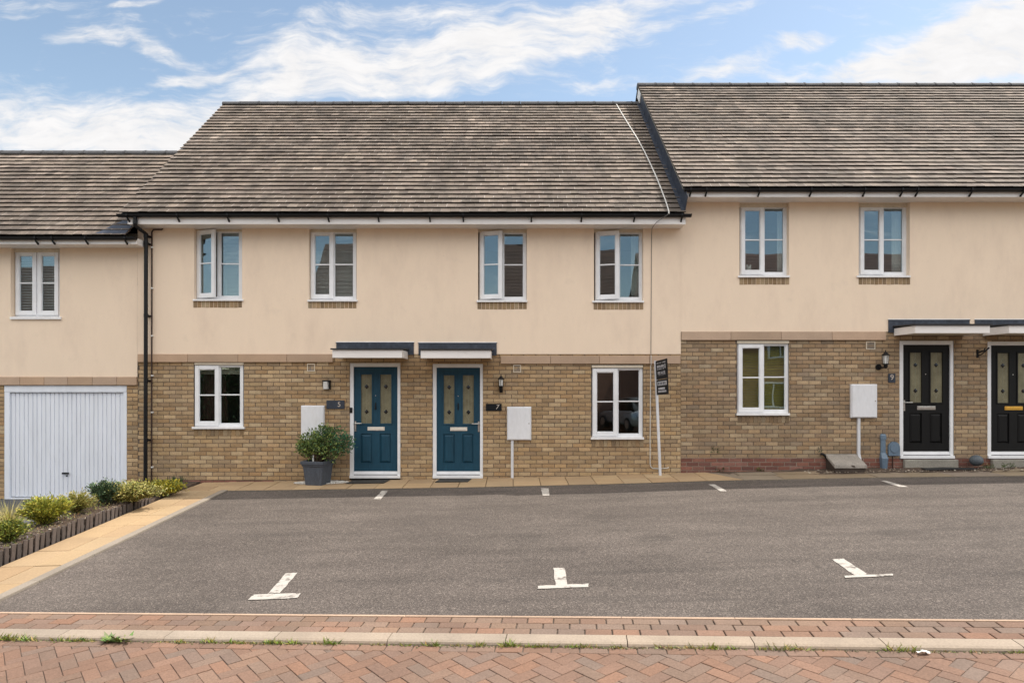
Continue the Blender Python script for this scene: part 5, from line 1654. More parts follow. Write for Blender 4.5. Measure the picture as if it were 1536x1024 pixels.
def potted():
    d0 = CAMD - .36
    x, y = U(477, d0), -.36
    zg = G(x, y) + .014
    t = thing("potted_shrub", (x, y, zg), "bushy green shrub in a square slate grey planter beside the left teal door", "potted plant")
    ht = V(690, d0) - zg
    R = Matrix.Rotation(radians(-14), 3, 'Z')
    def sq(r, z): return [tuple(Vector((x, y, 0)) + R @ Vector((sx * r, sy * r, 0)) + Vector((0, 0, z))) for sx, sy in ((-1, -1), (1, -1), (1, 1), (-1, 1))]
    p = MB()
    b, tp = .158, .198
    p.rings([sq(b, zg), sq(b + (tp - b) * .78, zg + ht * .78), sq(b + (tp - b) * .80 + .012, zg + ht * .785), sq(tp + .010, zg + ht * .86), sq(tp + .022, zg + ht * .87), sq(tp + .026, zg + ht), sq(tp - .004, zg + ht), sq(tp - .012, zg + ht * .9)], caps=False)
    p.build("planter", M['pot'], t, bevel=.006)
    s = MB(); s.face(sq(tp - .011, zg + ht * .93)); s.build("compost", M['soil'], t)
    rnd = random.Random(5)
    sm, lm = MB(), MB()
    z0 = zg + ht * .93
    cols = [(.045, .075, .024), (.075, .11, .028), (.11, .145, .035), (.03, .055, .022), (.14, .17, .045), (.055, .085, .03)]
    cxs = U(486, d0)
    lobes = [(-.27, .0, .36, .19, cols), (-.06, -.08, .40, .22, cols), (.16, .0, .40, .24, [(.02, .058, .036), (.03, .075, .035), (.024, .066, .028), (.05, .10, .035)]), (.36, .02, .33, .17, [(.018, .055, .036), (.026, .07, .034), (.04, .09, .04)]), (-.14, .06, .22, .20, cols), (.14, -.06, .22, .20, cols), (.02, .0, .50, .17, cols), (-.36, .02, .24, .13, cols)]
    for (lx, ly, lz, lr, lc) in lobes:
        lx, lz, lr = lx * .93, lz * .95, lr * .95
        ctr = Vector((cxs + lx, y + ly, z0 + lz))
        for i in range(8):
            a = rnd.uniform(0, 2 * pi)
            tip = ctr + rv(rnd) * lr * .9
            b0 = Vector((x + rnd.uniform(-.05, .05), y + rnd.uniform(-.05, .05), z0 - .02))
            mid = b0.lerp(tip, .55) + Vector((0, 0, .05))
            pts = [b0 * (1 - f) ** 2 + mid * 2 * f * (1 - f) + tip * f * f for f in (0, .25, .5, .75, 1)]
            sm.tube(pts, [.008, .006, .005, .004, .002], 5)
        for i in range(430):
            v = rv(rnd)
            r = v.length
            p_ = ctr + Vector((v.x * 1.12, v.y, v.z * .98)) * lr * (1.0 + rnd.uniform(-.1, .32))
            c = rnd.choice(lc); k = rnd.uniform(.7, 1.35)
            leaf(lm, p_, v * .8 + rv(rnd) * .8 + Vector((0, 0, .35)), rv(rnd) + Vector((0, 0, .7)), rnd.uniform(.034, .058), rnd.uniform(.020, .032), tuple(q * k * 1.75 for q in c))
        for i in range(14):     # loose shoots beyond the outline
            v = rv(rnd).normalized(); v.z = abs(v.z) * .8
            st = ctr + v * lr * .8
            for k in range(7):
                p_ = st + v * lr * .13 * k
                leaf(lm, p_, v + rv(rnd) * .8, rv(rnd), .036, .018, tuple(q * rnd.uniform(1.0, 1.9) for q in rnd.choice(lc)))
    sm.build("stems", M['stem'], t)
    lm.build("foliage", M['leaf'], t)
    wm = MB(); wx = U(471.5, d0); wm.tube([(wx, y - .06, z0 - .02), (wx - .005, y - .06, z0 + .11), (wx + .002, y - .06, z0 + .13)], [.014, .016, .004], 6); wm.build("plant_label", M['whiteplastic'], t)
potted()

# white gravel round the planter
def gravel():
    rnd = random.Random(9)
    mb = MB()
    for i in range(1500):
        a = rnd.uniform(0, 2 * pi); r = sqrt(rnd.random())
        x = U(478, 11.9) + cos(a) * r * .50; y = -.22 + sin(a) * r * .19
        if y > -.03: continue
        s = rnd.uniform(.006, .014)
        z = G(x, y) + .016 + s * .3 + rnd.uniform(0, .008) * (1 - r)
        c = rnd.choice([(.62, .60, .56), (.55, .52, .47), (.70, .68, .64), (.45, .42, .38)])
        vs = [Vector((x, y, z)) + Vector(v) * s * rnd.uniform(.8, 1.2) for v in ((1, 0, 0), (0, 1, 0), (-1, 0, 0), (0, -1, 0), (0, 0, .7), (0, 0, -.7))]
        mb.idx(vs, [(0, 1, 4), (1, 2, 4), (2, 3, 4), (3, 0, 4), (1, 0, 5), (2, 1, 5), (3, 2, 5), (0, 3, 5)], c)
    o = mb.build("gravel", M['gravel'])
    tag(o, "white gravel spread around the slate planter", "gravel", kind="stuff")
gravel()

# doormats
for ua, ub, va, vb, lab in ((528, 584, 718.6, 722, "dark fibre doormat on the slabs below the left teal door"), (659, 707, 718.8, 722, "dark fibre doormat on the slabs below the right teal door")):
    x0, x1 = U(ua, 12.15), U(ub, 12.15)
    mb = MB()
    n = 10
    T = []; Bm = []
    for y in (-.075, -.40):
        for i in range(n + 1):
            x = x0 + (x1 - x0) * i / n + (-.05 if y < -.2 else 0)
            T.append((x, y, G(x, y) + .026)); Bm.append((x, y, G(x, y) + .016))
    m = n + 1
    mb.idx(T, [(i, m + i, m + i + 1, i + 1)[::-1] for i in range(n)])
    mb.idx(T[m:] + Bm[m:], [(m + i, m + i + 1, i + 1, i) for i in range(n)])
    mb.idx([T[0], T[m], Bm[m], Bm[0]], [(0, 1, 2, 3)]); mb.idx([T[n], T[m + n], Bm[m + n], Bm[n]], [(3, 2, 1, 0)])
    o = mb.build("doormat", M['mat'], origin=((x0 + x1) / 2, -.24, G(x0, -.24)))
    tag(o, lab, "doormat", "doormats below the teal doors")
# rubber mat lying flat before the black door step
mb = MB(); x0, x1 = U(1374), U(1447)
for k in range(10):
    a, b = x0 + (x1 - x0) * k / 10, x0 + (x1 - x0) * (k + 1) / 10
    h = lambda q: G(q, -.3) + .045 + .006 * sin(q * 9)
    mb.hexa([(a, -.33, h(a) - .012), (b, -.33, h(b) - .012), (b, -.145, h(b) - .008), (a, -.145, h(a) - .008)], [(a, -.33, h(a)), (b, -.33, h(b)), (b, -.145, h(b) + .006), (a, -.145, h(a) + .006)])
tag(mb.build("doormat", M['rubber'], origin=((x0 + x1) / 2, -.24, G(x0, -.24))), "flat black rubber mat on the ground before the black door step", "doormat")

# stone ball
mb = MB(); bx, by = U(1464.5, CAMD - .16), -.16
zb_ = V(698.5, CAMD - .16)
prof = [(max(0.0001, .112 * sin(pi * k / 12)) if k not in (0, 12) else 0, .10 - .10 * cos(pi * k / 12)) for k in range(13)]
mb.lathe(prof, (bx, by, zb_), 20)
tag(mb.build("stone_ball", M['ball'], origin=(bx, by, zb_)), "dark grey round stone ball on the ground between the two black doors", "stone ball")

# ----------------------------------------------------------------------------- garage drive, planting bed and picket edging
def drive_z(x, y): return -.375 + .022 * y
dm = MB(); xs = lin(-13.8, -5.72, 30); ys = lin(-6.3, .02, 24)
def bed_z(x, y):
    f = (x + 5.70) / -1.25          # 0 at the pickets, 1 at the drive
    f = max(0, min(1, f))
    ff = max(0, min(1, (-1.35 - y) / 1.1))
    edge = G(-5.70, y) + .025 + .125 * ff * ff * (3 - 2 * ff)
    f = max(0, (f - .35) / .65)
    e = f * f * (3 - 2 * f)
    return edge * (1 - e) + (drive_z(x, y) - .02) * e + .03 * noise.noise((x * 3, y * 3, 1)) + .015 * noise.noise((x * 11, y * 11, 4))
vs = [(x, max(y, KO.y - .103 * x), drive_z(x, max(y, KO.y - .103 * x))) for y in ys for x in xs]
n = len(xs)
dm.idx(vs, [(j * n + i, j * n + i + 1, (j + 1) * n + i + 1, (j + 1) * n + i) for j in range(len(ys) - 1) for i in range(n - 1)], (1, 1, 1), True)
tag(dm.build("garage_drive", M['asphdark']), kind="structure")
sm_ = MB(); xs = lin(-7.05, -5.745, 26); ys = lin(-6.1, -.004, 100); n = len(xs)
xs.append(-5.738); n += 1
sm_.idx([(x, y, bed_z(x, y) if x < -5.742 else G(x, y) - .1) for y in ys for x in xs], [(j * n + i, j * n + i + 1, (j + 1) * n + i + 1, (j + 1) * n + i) for j in range(len(ys) - 1) for i in range(n - 1)], (1, 1, 1), True)
tag(sm_.build("planting_bed", M['soil']), kind="structure")

def pickets():
    rnd = random.Random(12)
    t = thing("picket_edging", (-5.70, -3.5, G(-5.7, -3.5)), "low brown picket edging between the planting bed and orange path", "edging")
    y = -1.75
    while y > -6.15:
        f = min(1, max(0, (-1.75 - y) / 1.6))
        h = .09 + .095 * f + rnd.uniform(-.015, .015)
        w = .064
        g = G(-5.70, y) + .004
        lean = rnd.uniform(-.02, .02) + .02
        x = -5.705 + rnd.uniform(-.006, .006)
        mb = MB()
        c = vary(rnd.choice([(.070, .056, .049), (.082, .065, .057), (.058, .047, .042), (.095, .077, .068)]), .1, .03)
        th = .018
        mb.hexa([(x - th, y - w, g - .06), (x, y - w, g - .06), (x, y, g - .06), (x - th, y, g - .06)],
                [(x - th, y - w + lean, g + h), (x, y - w + lean, g + h), (x, y + lean, g + h + rnd.uniform(-.008, .008)), (x - th, y + lean, g + h)], c)
        mb.build("picket", M['wood'], t, bevel=.004)
        y -= .096 + rnd.uniform(-.004, .004)
    r = MB(); r.hexa([(-5.745, -6.1, G(-5.7, -6.1) + .04), (-5.728, -6.1, G(-5.7, -6.1) + .04), (-5.728, -1.7, G(-5.7, -1.7) + .03), (-5.745, -1.7, G(-5.7, -1.7) + .03)],
                     [(-5.745, -6.1, G(-5.7, -6.1) + .09), (-5.728, -6.1, G(-5.7, -6.1) + .09), (-5.728, -1.7, G(-5.7, -1.7) + .06), (-5.745, -1.7, G(-5.7, -1.7) + .06)], (.08, .065, .055))
    r.build("rail", M['wood'], t)
pickets()

GY = [(0.286, 0.293, 0.035), (0.396, 0.37, 0.048), (0.197, 0.234, 0.033), (0.483, 0.41, 0.073), (0.132, 0.175, 0.029)]
VAR = [(0.39, 0.358, 0.114), (0.277, 0.277, 0.073), (0.488, 0.439, 0.179), (0.146, 0.179, 0.048), (0.358, 0.308, 0.081), (0.212, 0.22, 0.057)]
DK = [(0.046, 0.084, 0.041), (0.066, 0.112, 0.055), (0.093, 0.15, 0.066), (0.038, 0.066, 0.038)]
YL = [(0.374, 0.325, 0.029), (0.455, 0.374, 0.033), (0.26, 0.26, 0.033), (0.163, 0.195, 0.033)]
SG = "shrubs in the planting bed"
def bedpos(u, d): x = U(u, d); return (x, d - CAMD, bed_z(x, d - CAMD))
def bedpx(u, v):       # measured photo point -> place on the bed
    d = 6.0
    while d < CAMD - .08:
        d += .01
        x = U(u, d)
        if x < -5.78 and bed_z(x, d - CAMD) >= V(v, d): break
    return bedpos(u, d)
shrub("shrub", bedpx(68, 787), (.34, .28, 0), .36, 110, 70, .05, .012, GY, "feathery lime green shrub rising above the pickets before the garage door", group=SG, seed=21, upward=1.0, jitter=.035)
shrub("shrub", bedpx(113, 768), (.30, .24, 0), .27, 70, 56, .044, .012, [(.36, .31, .08), (.26, .26, .05), (.42, .35, .12), (.16, .18, .04)], "small straw tipped shrub right of the feathery lime shrub", group=SG, seed=22, upward=1.0, jitter=.03)
shrub("shrub", bedpx(157, 756), (.22, .18, 0), .37, 40, 56, .044, .019, DK, "dark green upright shrub against the right side of the garage door", group=SG, seed=23, upward=.8, jitter=.035)
shrub("shrub", bedpx(189, 746), (.20, .15, 0), .31, 34, 50, .042, .014, [(.03, .05, .03), (.05, .075, .05), (.02, .04, .025)], "dull green shrub at the foot of the brick pier by the garage", group=SG, seed=24, upward=.8, jitter=.035)
shrub("shrub", bedpx(192, 758), (.56, .28, 0), .29, 170, 75, .036, .019, VAR, "broad cream variegated shrub spilling over the upper end of the pickets", group=SG, seed=25, upward=.4, jitter=.05)
shrub("shrub", bedpx(242, 744), (.40, .24, 0), .23, 110, 60, .038, .019, YL, "golden yellow low shrub in front of the downpipe", group=SG, seed=26, upward=.4, jitter=.05)
shrub("shrub", bedpx(263, 737), (.14, .12, 0), .24, 26, 40, .036, .013, [(.05, .08, .03), (.08, .11, .04), (.035, .06, .025)], "small green shrub at the top corner of the planting bed", group=SG, seed=27, upward=.8, jitter=.03)
shrub("shrub", bedpx(12, 812), (.20, .2, 0), .26, 60, 50, .035, .016, [(.20, .22, .03), (.12, .16, .025), (.27, .26, .04), (.09, .13, .03)], "fresh green leafy shrub at the foot of the pale grass clump", group=SG, seed=28, upward=.5, jitter=.05)

def grass_clump(name, base, n, L, spread, cols, label, cat, group=None, seed=1, w=.007, kind_=None):
    rnd = random.Random(seed); base = Vector(base)
    mb = MB()
    for i in range(n):
        a = rnd.uniform(0, 2 * pi); l = L * rnd.uniform(.5, 1.1); o = spread * rnd.uniform(.1, 1.0)
        dirh = Vector((cos(a), sin(a), 0)); b0 = base + dirh * spread * rnd.uniform(0, .25) + Vector((0, 0, -.01))
        prev = None; sd = Vector((-sin(a), cos(a), 0))
        c = rnd.choice(cols); k = rnd.uniform(.75, 1.25); c = tuple(q * k for q in c)
        pts = []
        for s in range(5):
            f = s / 4
            pts.append(b0 + dirh * o * f * f * 1.2 + Vector((0, 0, l * (f - .38 * f * f * min(1, o / max(.02, l))))))
        for s in range(4):
            w0 = w * (1 - .22 * s); w1 = w * (1 - .22 * (s + 1))
            mb.face([pts[s] - sd * w0 / 2, pts[s] + sd * w0 / 2, pts[s + 1] + sd * w1 / 2, pts[s + 1] - sd * w1 / 2], c)
    o = mb.build(name, M['leaf'], origin=tuple(base))
    return tag(o, label, cat, group, kind_)
x_, y_, z_ = bedpx(14, 797)
grass_clump("grass_clump", (x_, y_, z_), 420, .50, .40, [(.50, .42, .16), (.40, .36, .10), (.56, .48, .22), (.28, .27, .06)], "pale straw ornamental grass arching at the near end of the bed", "ornamental grass", seed=31)

# low creeping cover on the soil
def cover():
    rnd = random.Random(44); mb = MB()
    for (u, v_d, ru, n, cols) in ((40, 8.6, .28, 420, GY), (95, 9.1, .30, 380, [(.16, .14, .04), (.10, .10, .025), (.2, .17, .06)]), (140, 9.6, .22, 240, [(.2, .19, .05), (.14, .14, .04)]), (15, 7.6, .35, 420, [(.07, .10, .03), (.12, .13, .04), (.2, .2, .16)]), (60, 8.1, .25, 260, [(.13, .11, .04), (.17, .14, .05)])):
        bx, by, bz = bedpos(u, v_d)
        for i in range(n):
            x = bx + rnd.gauss(0, ru * .55); y = by + rnd.gauss(0, ru * .8)
            if x > -5.74 or x < -7.0: continue
            leaf(mb, Vector((x, y, bed_z(x, y) + rnd.uniform(0, .035))), rv(rnd) + Vector((0, 0, .3)), Vector((0, 0, 1)), rnd.uniform(.02, .045), rnd.uniform(.008, .018), tuple(q * rnd.uniform(.7, 1.3) for q in rnd.choice(cols)))
    tag(mb.build("ground_cover", M['leaf']), "low creeping leaves on the soil of the planting bed", "ground cover", kind="stuff")
cover()

# pebbles and crumbs lying between the pickets and in the soil bed
def crumbs():
    rnd = random.Random(61); mb = MB()
    spots = []
    for i in range(220):
        y = rnd.uniform(-6.0, -1.6); x = -5.75 - abs(rnd.gauss(0, .25)); spots.append((x, y, bed_z(x, y), rnd.uniform(.008, .02)))
    for i in range(500):
        x = rnd.uniform(5.3, 9.6); y = rnd.uniform(-.42, -.03); spots.append((x, y, G(x, y) + .015, rnd.uniform(.006, .022)))
    for (x, y, z, s) in spots:
        c = rnd.choice([(.30, .25, .19), (.20, .16, .12), (.42, .37, .30), (.12, .09, .07), (.25, .19, .13)])
        vs = [Vector((x, y, z + s * .3)) + Vector(v) * s * rnd.uniform(.7, 1.3) for v in ((1, 0, 0), (0, 1, 0), (-1, 0, 0), (0, -1, 0), (0, 0, .7), (0, 0, -.7))]
        mb.idx(vs, [(0, 1, 4), (1, 2, 4), (2, 3, 4), (3, 0, 4), (1, 0, 5), (2, 1, 5), (3, 2, 5), (0, 3, 5)], c)
    tag(mb.build("pebbles", M['gravel']), "loose pebbles and crumbs of soil along the pickets and house base", "pebbles", kind="stuff")
crumbs()

# silt, moss and grit gathered where the kerb meets the road
def grit():
    rnd = random.Random(63); mb = MB()
    for i in range(2600):
        s = rnd.uniform(-7.5, 7.5)
        d = noise.noise((s * 1.7, 0, 9)) + .3
        if rnd.random() > .35 + d: continue
        tt_ = .515 + abs(rnd.gauss(0, .016))
        x, y = K(s, tt_); z = G(x, y) + ROADZ + .002
        r = rnd.uniform(.003, .009)
        c = rnd.choice([(.13, .10, .06), (.20, .16, .10), (.09, .10, .035), (.28, .23, .15), (.12, .13, .04), (.07, .055, .04)])
        vs = [Vector((x, y, z)) + Vector(v) * r * rnd.uniform(.7, 1.5) for v in ((1, 0, 0), (0, 1, 0), (-1, 0, 0), (0, -1, 0), (0, 0, .8))]
        mb.idx(vs, [(0, 1, 4), (1, 2, 4), (2, 3, 4), (3, 0, 4)], c)
    for i in range(500):      # grit blown against the asphalt edges
        x = rnd.uniform(-4.8, 9.5); y = -.92 - abs(rnd.gauss(0, .03)); r = rnd.uniform(.003, .007)
        z = G(x, y) + .002
        vs = [Vector((x, y, z)) + Vector(v) * r for v in ((1, 0, 0), (0, 1, 0), (-1, 0, 0), (0, -1, 0), (0, 0, .8))]
        mb.idx(vs, [(0, 1, 4), (1, 2, 4), (2, 3, 4), (3, 0, 4)], rnd.choice([(.2, .16, .11), (.1, .08, .06), (.3, .25, .18)]))
    tag(mb.build("grit", M['gravel']), "grit, moss and silt gathered along the kerb and asphalt edges", "grit", kind="stuff")
grit()

# weeds along the kerb
WG = "weeds along the kerb"
WC = [(.16, .22, .035), (.24, .27, .05), (.29, .28, .07), (.11, .17, .03)]
WD = [(.33, .28, .10), (.27, .25, .08), (.38, .31, .14), (.20, .20, .05)]
weeds = [(12, .22, 130, .085, WC, "wide green tuft"), (52, .05, 16, .05, WD, "x"), (95, .10, 40, .06, WC, "x"), (122, .09, 44, .06, WC, "x"), (140, .07, 24, .045, WD, "x"), (180, .20, 70, .06, WC, "broad"),
         (262, .14, 40, .035, WD, "x"), (276, .08, 30, .05, WC, "x"), (312, .06, 34, .065, WC, "x"), (336, .12, 24, .04, WD, "x"), (354, .09, 40, .05, WC, "x"), (382, .14, 50, .04, WD, "x"), (408, .07, 40, .055, WC, "x"), (425, .12, 50, .05, WC, "x"), (447, .06, 36, .06, WC, "x"), (478, .09, 28, .04, WD, "x"), (494, .06, 40, .075, WC, "x"),
         (575, .08, 26, .03, WD, "x"), (609, .04, 16, .04, WC, "x"), (651, .06, 36, .065, WC, "x"), (706, .14, 36, .035, WD, "x"), (716, .05, 30, .07, WC, "x"), (763, .06, 40, .08, WC, "x"), (780, .14, 44, .035, WD, "x"), (811, .13, 60, .05, WC, "x"), (861, .09, 50, .05, WC, "x"), (886, .08, 44, .05, WD, "x"), (928, .05, 28, .05, WC, "x"), (958, .05, 14, .03, WD, "x"), (998, .08, 40, .055, WD, "x"),
         (1044, .10, 46, .055, WD, "x"), (1088, .11, 56, .06, WC, "x"), (1146, .04, 14, .04, WC, "x"), (1190, .16, 60, .075, WD, "x"), (1250, .1, 18, .03, WD, "x"), (1350, .12, 50, .08, WC, "x"), (1405, .1, 20, .03, WD, "x"), (1466, .08, 18, .03, WD, "x"), (1520, .06, 24, .045, WC, "x")]
def near_mark(u):
    return "leftmost" if u < 60 else ""
for i, (u, sp, n, L_, cc, nm) in enumerate(weeds):
    s = kerb_d(u)
    x, y = K(s, .525)
    bits = {12: "wide green grass tuft against the kerb below the orange path", 180: "broad leaved pale weed against the kerb, left of the leaning T mark", 763: "upright green weed at the kerb below the upright T mark",
            1350: "leafy green weed at the kerb right of the leaning T mark, by the litter", 1190: "long yellow grass tuft at the kerb left of the worn T mark"}
    lab = bits.get(u, "small green weed tuft growing where the kerb meets the brick road" if cc is WC else "small dry yellow weed tuft growing where the kerb meets the brick road")
    grp = WG if u in bits else ("small green weeds along the kerb" if cc is WC else "small dry weeds along the kerb")
    if nm == "broad":
        rnd = random.Random(70); mb = MB(); z = G(x, y) - .03
        for k in range(46):
            a = rnd.uniform(0, 2 * pi); p = Vector((x + rnd.uniform(-.12, .12), y + rnd.uniform(-.02, .02), z + rnd.uniform(.0, .02)))
            leaf(mb, p, Vector((cos(a), sin(a) * .6, rnd.uniform(.1, .7))), Vector((0, 0, 1)), rnd.uniform(.05, .10), rnd.uniform(.025, .04), tuple(q * rnd.uniform(.8, 1.3) for q in (.17, .22, .07)))
        tag(mb.build("weed_tuft", M['leaf'], origin=(x, y, z)), lab, "weed", grp)
        continue
    rnd = random.Random(100 + i); mb = MB(); z = G(x, y) - .035
    for k in range(n):
        a = rnd.uniform(0, 2 * pi)
        b = Vector((x + rnd.uniform(-1, 1) * sp * .9, y + rnd.uniform(-.012, .012), z + .005))
        b.y += (b.x - x) * -.103
        dv = Vector((cos(a) * .9, sin(a) * .6, rnd.uniform(.35, 1.3)))
        dv.x += (b.x - x) / max(sp, .03) * .3
        leaf(mb, b, dv, rv(rnd), L_ * rnd.uniform(.5, 1.1), rnd.uniform(.005, .012), tuple(q * rnd.uniform(.75, 1.25) for q in rnd.choice(cc)))
    tag(mb.build("weed_tuft", M['leaf'], origin=(x, y, z)), lab, "weed", grp)
# weeds by the walls
def wall_weed(u, v, n, L_, sp, cols, label, y=-.03, seed=1):
    rnd = random.Random(seed); mb = MB()
    x, z = U(u, CAMD + y), V(v, CAMD + y)
    for k in range(n):
        b = Vector((x + rnd.uniform(-sp, sp), y + rnd.uniform(-.015, .015), z + rnd.uniform(-.03, .05)))
        leaf(mb, b, Vector((rnd.uniform(-1, 1), -rnd.uniform(.1, .6), rnd.uniform(-.2, 1.1))), rv(rnd), L_ * rnd.uniform(.6, 1.3), rnd.uniform(.010, .020), tuple(q * rnd.uniform(.7, 1.3) for q in rnd.choice(cols)))
    tag(mb.build("weed_tuft", M['leaf'], origin=(x, y, z)), label, "weed", "weeds at the house walls")
wall_weed(1073, 676, 26, .06, .06, [(.03, .055, .02), (.05, .08, .03)], "small weed sprouting from the brick joint above the red base", seed=81)
wall_weed(1079, 706, 34, .05, .09, [(.05, .05, .02), (.04, .06, .02)], "low dull weed at the wall foot below the sprouting weed", -.05, 82)
wall_weed(1140, 706, 44, .05, .07, [(.10, .10, .03), (.07, .09, .03)], "yellowish weed at the red brick base below the ground floor window", -.05, 83)
wall_weed(1229, 676, 16, .04, .03, [(.03, .06, .03)], "tiny dark weed on the brick above the gas meter box", -.02, 84)
wall_weed(1484, 700, 70, .045, .12, [(.07, .10, .03), (.10, .13, .04), (.25, .23, .18)], "spreading small weed beside the stone ball", -.25, 85)
wall_weed(1512, 699, 70, .045, .14, [(.06, .10, .03), (.09, .13, .03)], "low green weed before the right black door step", -.28, 86)
# litter
rnd_ = random.Random(91); mb = MB(); s = kerb_d(1377); x, y = K(s, .57); z = G(x, y) - .015
pts = [[Vector((x + (i - 2) * .02 + rnd_.uniform(-.006, .006), y + (j - 1) * .02 + rnd_.uniform(-.006, .006), z + rnd_.uniform(0, .025))) for i in range(5)] for j in range(3)]
for j in range(2):
    for i in range(4): mb.face([pts[j][i], pts[j][i + 1], pts[j + 1][i + 1], pts[j + 1][i]])
lo = mb.build("paper_scrap", M['whiteplastic'], origin=(x, y, z)); sl = lo.modifiers.new("Solid", 'SOLIDIFY'); sl.thickness = .002
tag(lo, "crumpled white paper scrap in the gutter of the kerb", "litter")

# ----------------------------------------------------------------------------- houses across the road, mirrored in the windows
def far_house(x0, x1, yf, ze, zr, label, tile, wins):
    t = thing("brick_house", ((x0 + x1) / 2, yf - 4, -.5), label, "house", "houses across the road")
    yr = yf - 4.0; yb = yf - 8.0
    w = MB(); w.box(x0, x1, yb, yf, -.8, ze)
    w.prism([(yf, ze), (yr, zr - .1), (yb, ze)], 'x', x0 + .01, x1 - .01)
    w.build("wall", M['redbrick'], t)
    r = MB(); rnd = random.Random(int(x0 * 10) + 500)
    n = 22
    for sgn, ya in ((1, yf + .4), (-1, yb - .4)):
        for i in range(n):
            f0, f1 = i / n, (i + 1.25) / n
            za = ze - .3
            p = lambda f, h: (ya + (yr - ya) * f, za + (zr - za) * f + h)
            x = x0 - .2
            while x < x1 + .2:
                b = min(x + rnd.uniform(1.2, 2.4), x1 + .2)
                c = vary(tile, .12, .03)
                q0, q1 = p(f0, .06), p(min(1, f1), .03)
                r.hexa([(x, q0[0], q0[1] - .05), (b, q0[0], q0[1] - .05), (b, q1[0], q1[1] - .05), (x, q1[0], q1[1] - .05)], [(x, q0[0], q0[1]), (b, q0[0], q0[1]), (b, q1[0], q1[1]), (x, q1[0], q1[1])], c)
                x = b
    ro = r.build("roof", M['browntile'], t)
    c = MB(); c.box(x1 - 2.2, x1 - 1.5, yr - .3, yr + .3, zr - .6, zr + .9); c.build("chimney", M['redbrick'], ro)
    e = MB(); e.box(x0 - .1, x1 + .1, yf + .3, yf + .38, ze - .55, ze - .33); e.build("fascia", M['fascia'], t)
    for (wx, wz, ww, wh) in wins:
        m = MB()
        ring(m, wx, wx + ww, wz, wz + wh, .08, .08, .08, .08, yf + .002, yf + .06); m.box(wx + ww / 2 - .03, wx + ww / 2 + .03, yf + .004, yf + .05, wz + .08, wz + wh - .08)
        wo = m.build("window", M['white'], t)
        g = MB(); g.box(wx + .08, wx + ww - .08, yf + .003, yf + .012, wz + .08, wz + wh - .08); g.build("pane", M['mirrorblack'], wo)
far_house(-10.0, 3.0, -20.0, 5.1, 9.35, "brown roofed brick house across the road, mirrored in the upper windows over the teal doors", (.13, .082, .062), [(-8.5, .6, 1.4, 1.2), (-4, .6, 1.4, 1.2), (0, .6, 1.4, 1.2), (-8, 3.0, 1.2, 1.1), (-3.6, 3.0, 1.2, 1.1), (.4, 3.0, 1.2, 1.1)])
far_house(7.0, 26.0, -20.0, 4.9, 8.8, "brown roofed brick house across the road, mirrored in the upper windows of the taller house", (.15, .088, .07), [(8, .6, 1.4, 1.2), (12, .6, 1.4, 1.2), (16, .6, 1.4, 1.2), (8.5, 3.0, 1.2, 1.1), (12.4, 3.0, 1.2, 1.1)])
far_house(-34.0, -20.0, -20.0, 4.7, 8.1, "brown roofed brick house across the road, mirrored in the window over the garage", (.12, .085, .07), [(-24, .6, 1.4, 1.2), (-28, 3.0, 1.4, 1.2)])

def hedge():
    rnd = random.Random(77)
    t = thing("hedge", (-15, -20.3, -.5), "dark green hedge across the road, mirrored in the ground floor window by the downpipe", "hedge")
    mb = MB()
    for i in range(5200):
        x = rnd.uniform(-19.8, -10.2); z = rnd.uniform(-.5, 2.75 + .15 * sin(x * 2)); y = -20 - abs(rnd.gauss(0, .35))
        if rnd.random() < .25: z = 2.7 + .12 * sin(x * 2) + rnd.uniform(-.15, .1); y = -20 - rnd.uniform(0, 1)
        k = rnd.uniform(.6, 1.5)
        leaf(mb, Vector((x, y, z)), rv(rnd) + Vector((0, .5, .2)), rv(rnd), .17, .11, (.03 * k, .055 * k, .02 * k))
    mb.build("foliage", M['leaf'], t)
    st = MB(); st.box(-19.7, -10.3, -21.2, -20.6, -.6, 2.45); st.build("stems", M['stem'], t)
hedge()
wl = MB(); wl.box(3.05, 6.95, -20.9, -20.6, -.7, 2.75); wl.box(3.03, 6.97, -20.95, -20.55, 2.755, 2.83)
tag(wl.build("garden_wall", M['redbrick'], origin=(5, -20.75, -.6)), "brick garden wall across the road, mirrored in the ground floor window by the board", "wall")

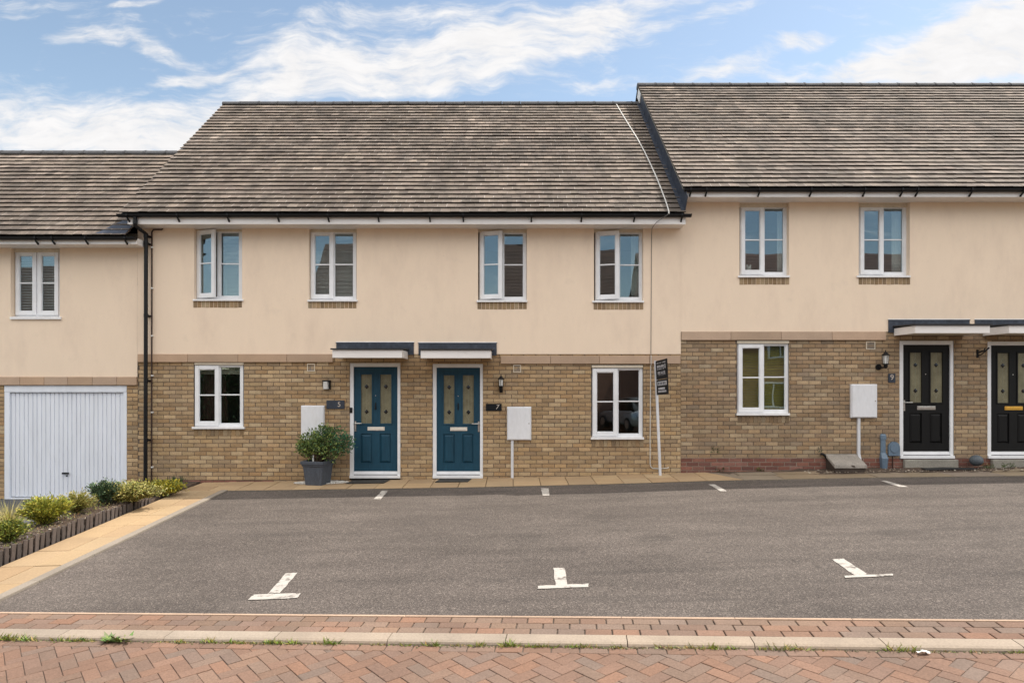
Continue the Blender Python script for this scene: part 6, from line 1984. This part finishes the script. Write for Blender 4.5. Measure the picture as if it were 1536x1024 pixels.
def car(x, y, rz, label):
    t = thing("parked_car", (x, y, G(0, -14) - .02), label, "car", "cars parked across the road")
    L = wloc(t)
    # stations along the length (a, half width low, half width high, z low, z shoulder, z top)
    Rm = Matrix.Rotation(rz, 3, 'Z')
    def P(a, b, z):
        v = Rm @ Vector((a, b, 0)); return (L.x + v.x, L.y + v.y, L.z + z)
    st = [(-2.05, .62, .35, .62, .62), (-1.95, .78, .28, .72, .74), (-1.5, .84, .24, .84, .90), (-.7, .85, .24, .92, .98), (.5, .86, .24, .94, .98), (1.5, .85, .24, .95, .99), (1.95, .80, .28, .92, .95), (2.05, .66, .36, .80, .80)]
    b = MB()
    b.rings([[P(a, -w * .94, z0), P(a, -w, z0 + .15), P(a, -w, zs - .12), P(a, -w * .9, zs), P(a, 0, zt), P(a, w * .9, zs), P(a, w, zs - .12), P(a, w, z0 + .15), P(a, w * .94, z0)] for a, w, z0, zs, zt in st], smooth=True)
    b.build("body", M['carpaint'], t)
    c = MB()
    cs = [(-.85, .74, .93, .96), (-.15, .66, 1.36, 1.40), (.5, .66, 1.44, 1.47), (1.2, .64, 1.40, 1.43), (1.85, .70, .97, 1.0)]
    c.rings([[P(a, -.78, .90), P(a, -w, z - .04), P(a, -w * .8, z), P(a, w * .8, z), P(a, w, z - .04), P(a, .78, .90)] for a, w, z, zz in cs], smooth=True)
    c.build("cabin", M['mirrorblack'], t)
    rf = MB(); rf.rings([[P(a, -w * .8, z + .004), P(a, w * .8, z + .004), P(a, w * .8, z + .03), P(a, -w * .8, z + .03)] for a, w, z in ((-.12, .66, 1.37), (.5, .66, 1.445), (1.2, .64, 1.405))]); rf.build("roof_panel", M['carpaint'], t)
    for a in (-1.3, 1.3):
        for s in (-1, 1):
            w_ = MB()
            w_.tube([P(a, s * .68, .31), P(a, s * .88, .31)], .31, 22); wo = w_.build("wheel", M['rubber'], t)
            h_ = MB(); h_.tube([P(a, s * .86, .31), P(a, s * .892, .31)], .20, 18); h_.build("rim", M['steel'], wo)
    for s in (-1, 1):
        h = MB(); h.rings([[P(-1.93, s * .48, .60), P(-1.93, s * .74, .62), P(-1.86, s * .76, .74), P(-1.9, s * .5, .72)], [P(-2.03, s * .48, .58), P(-1.98, s * .72, .60), P(-1.94, s * .74, .72), P(-2.0, s * .5, .70)]]); h.build("headlight", M['glow'], t)
car(5.6, -19.0, radians(72), "silver car parked across the road, mirrored in the ground floor window by the board")
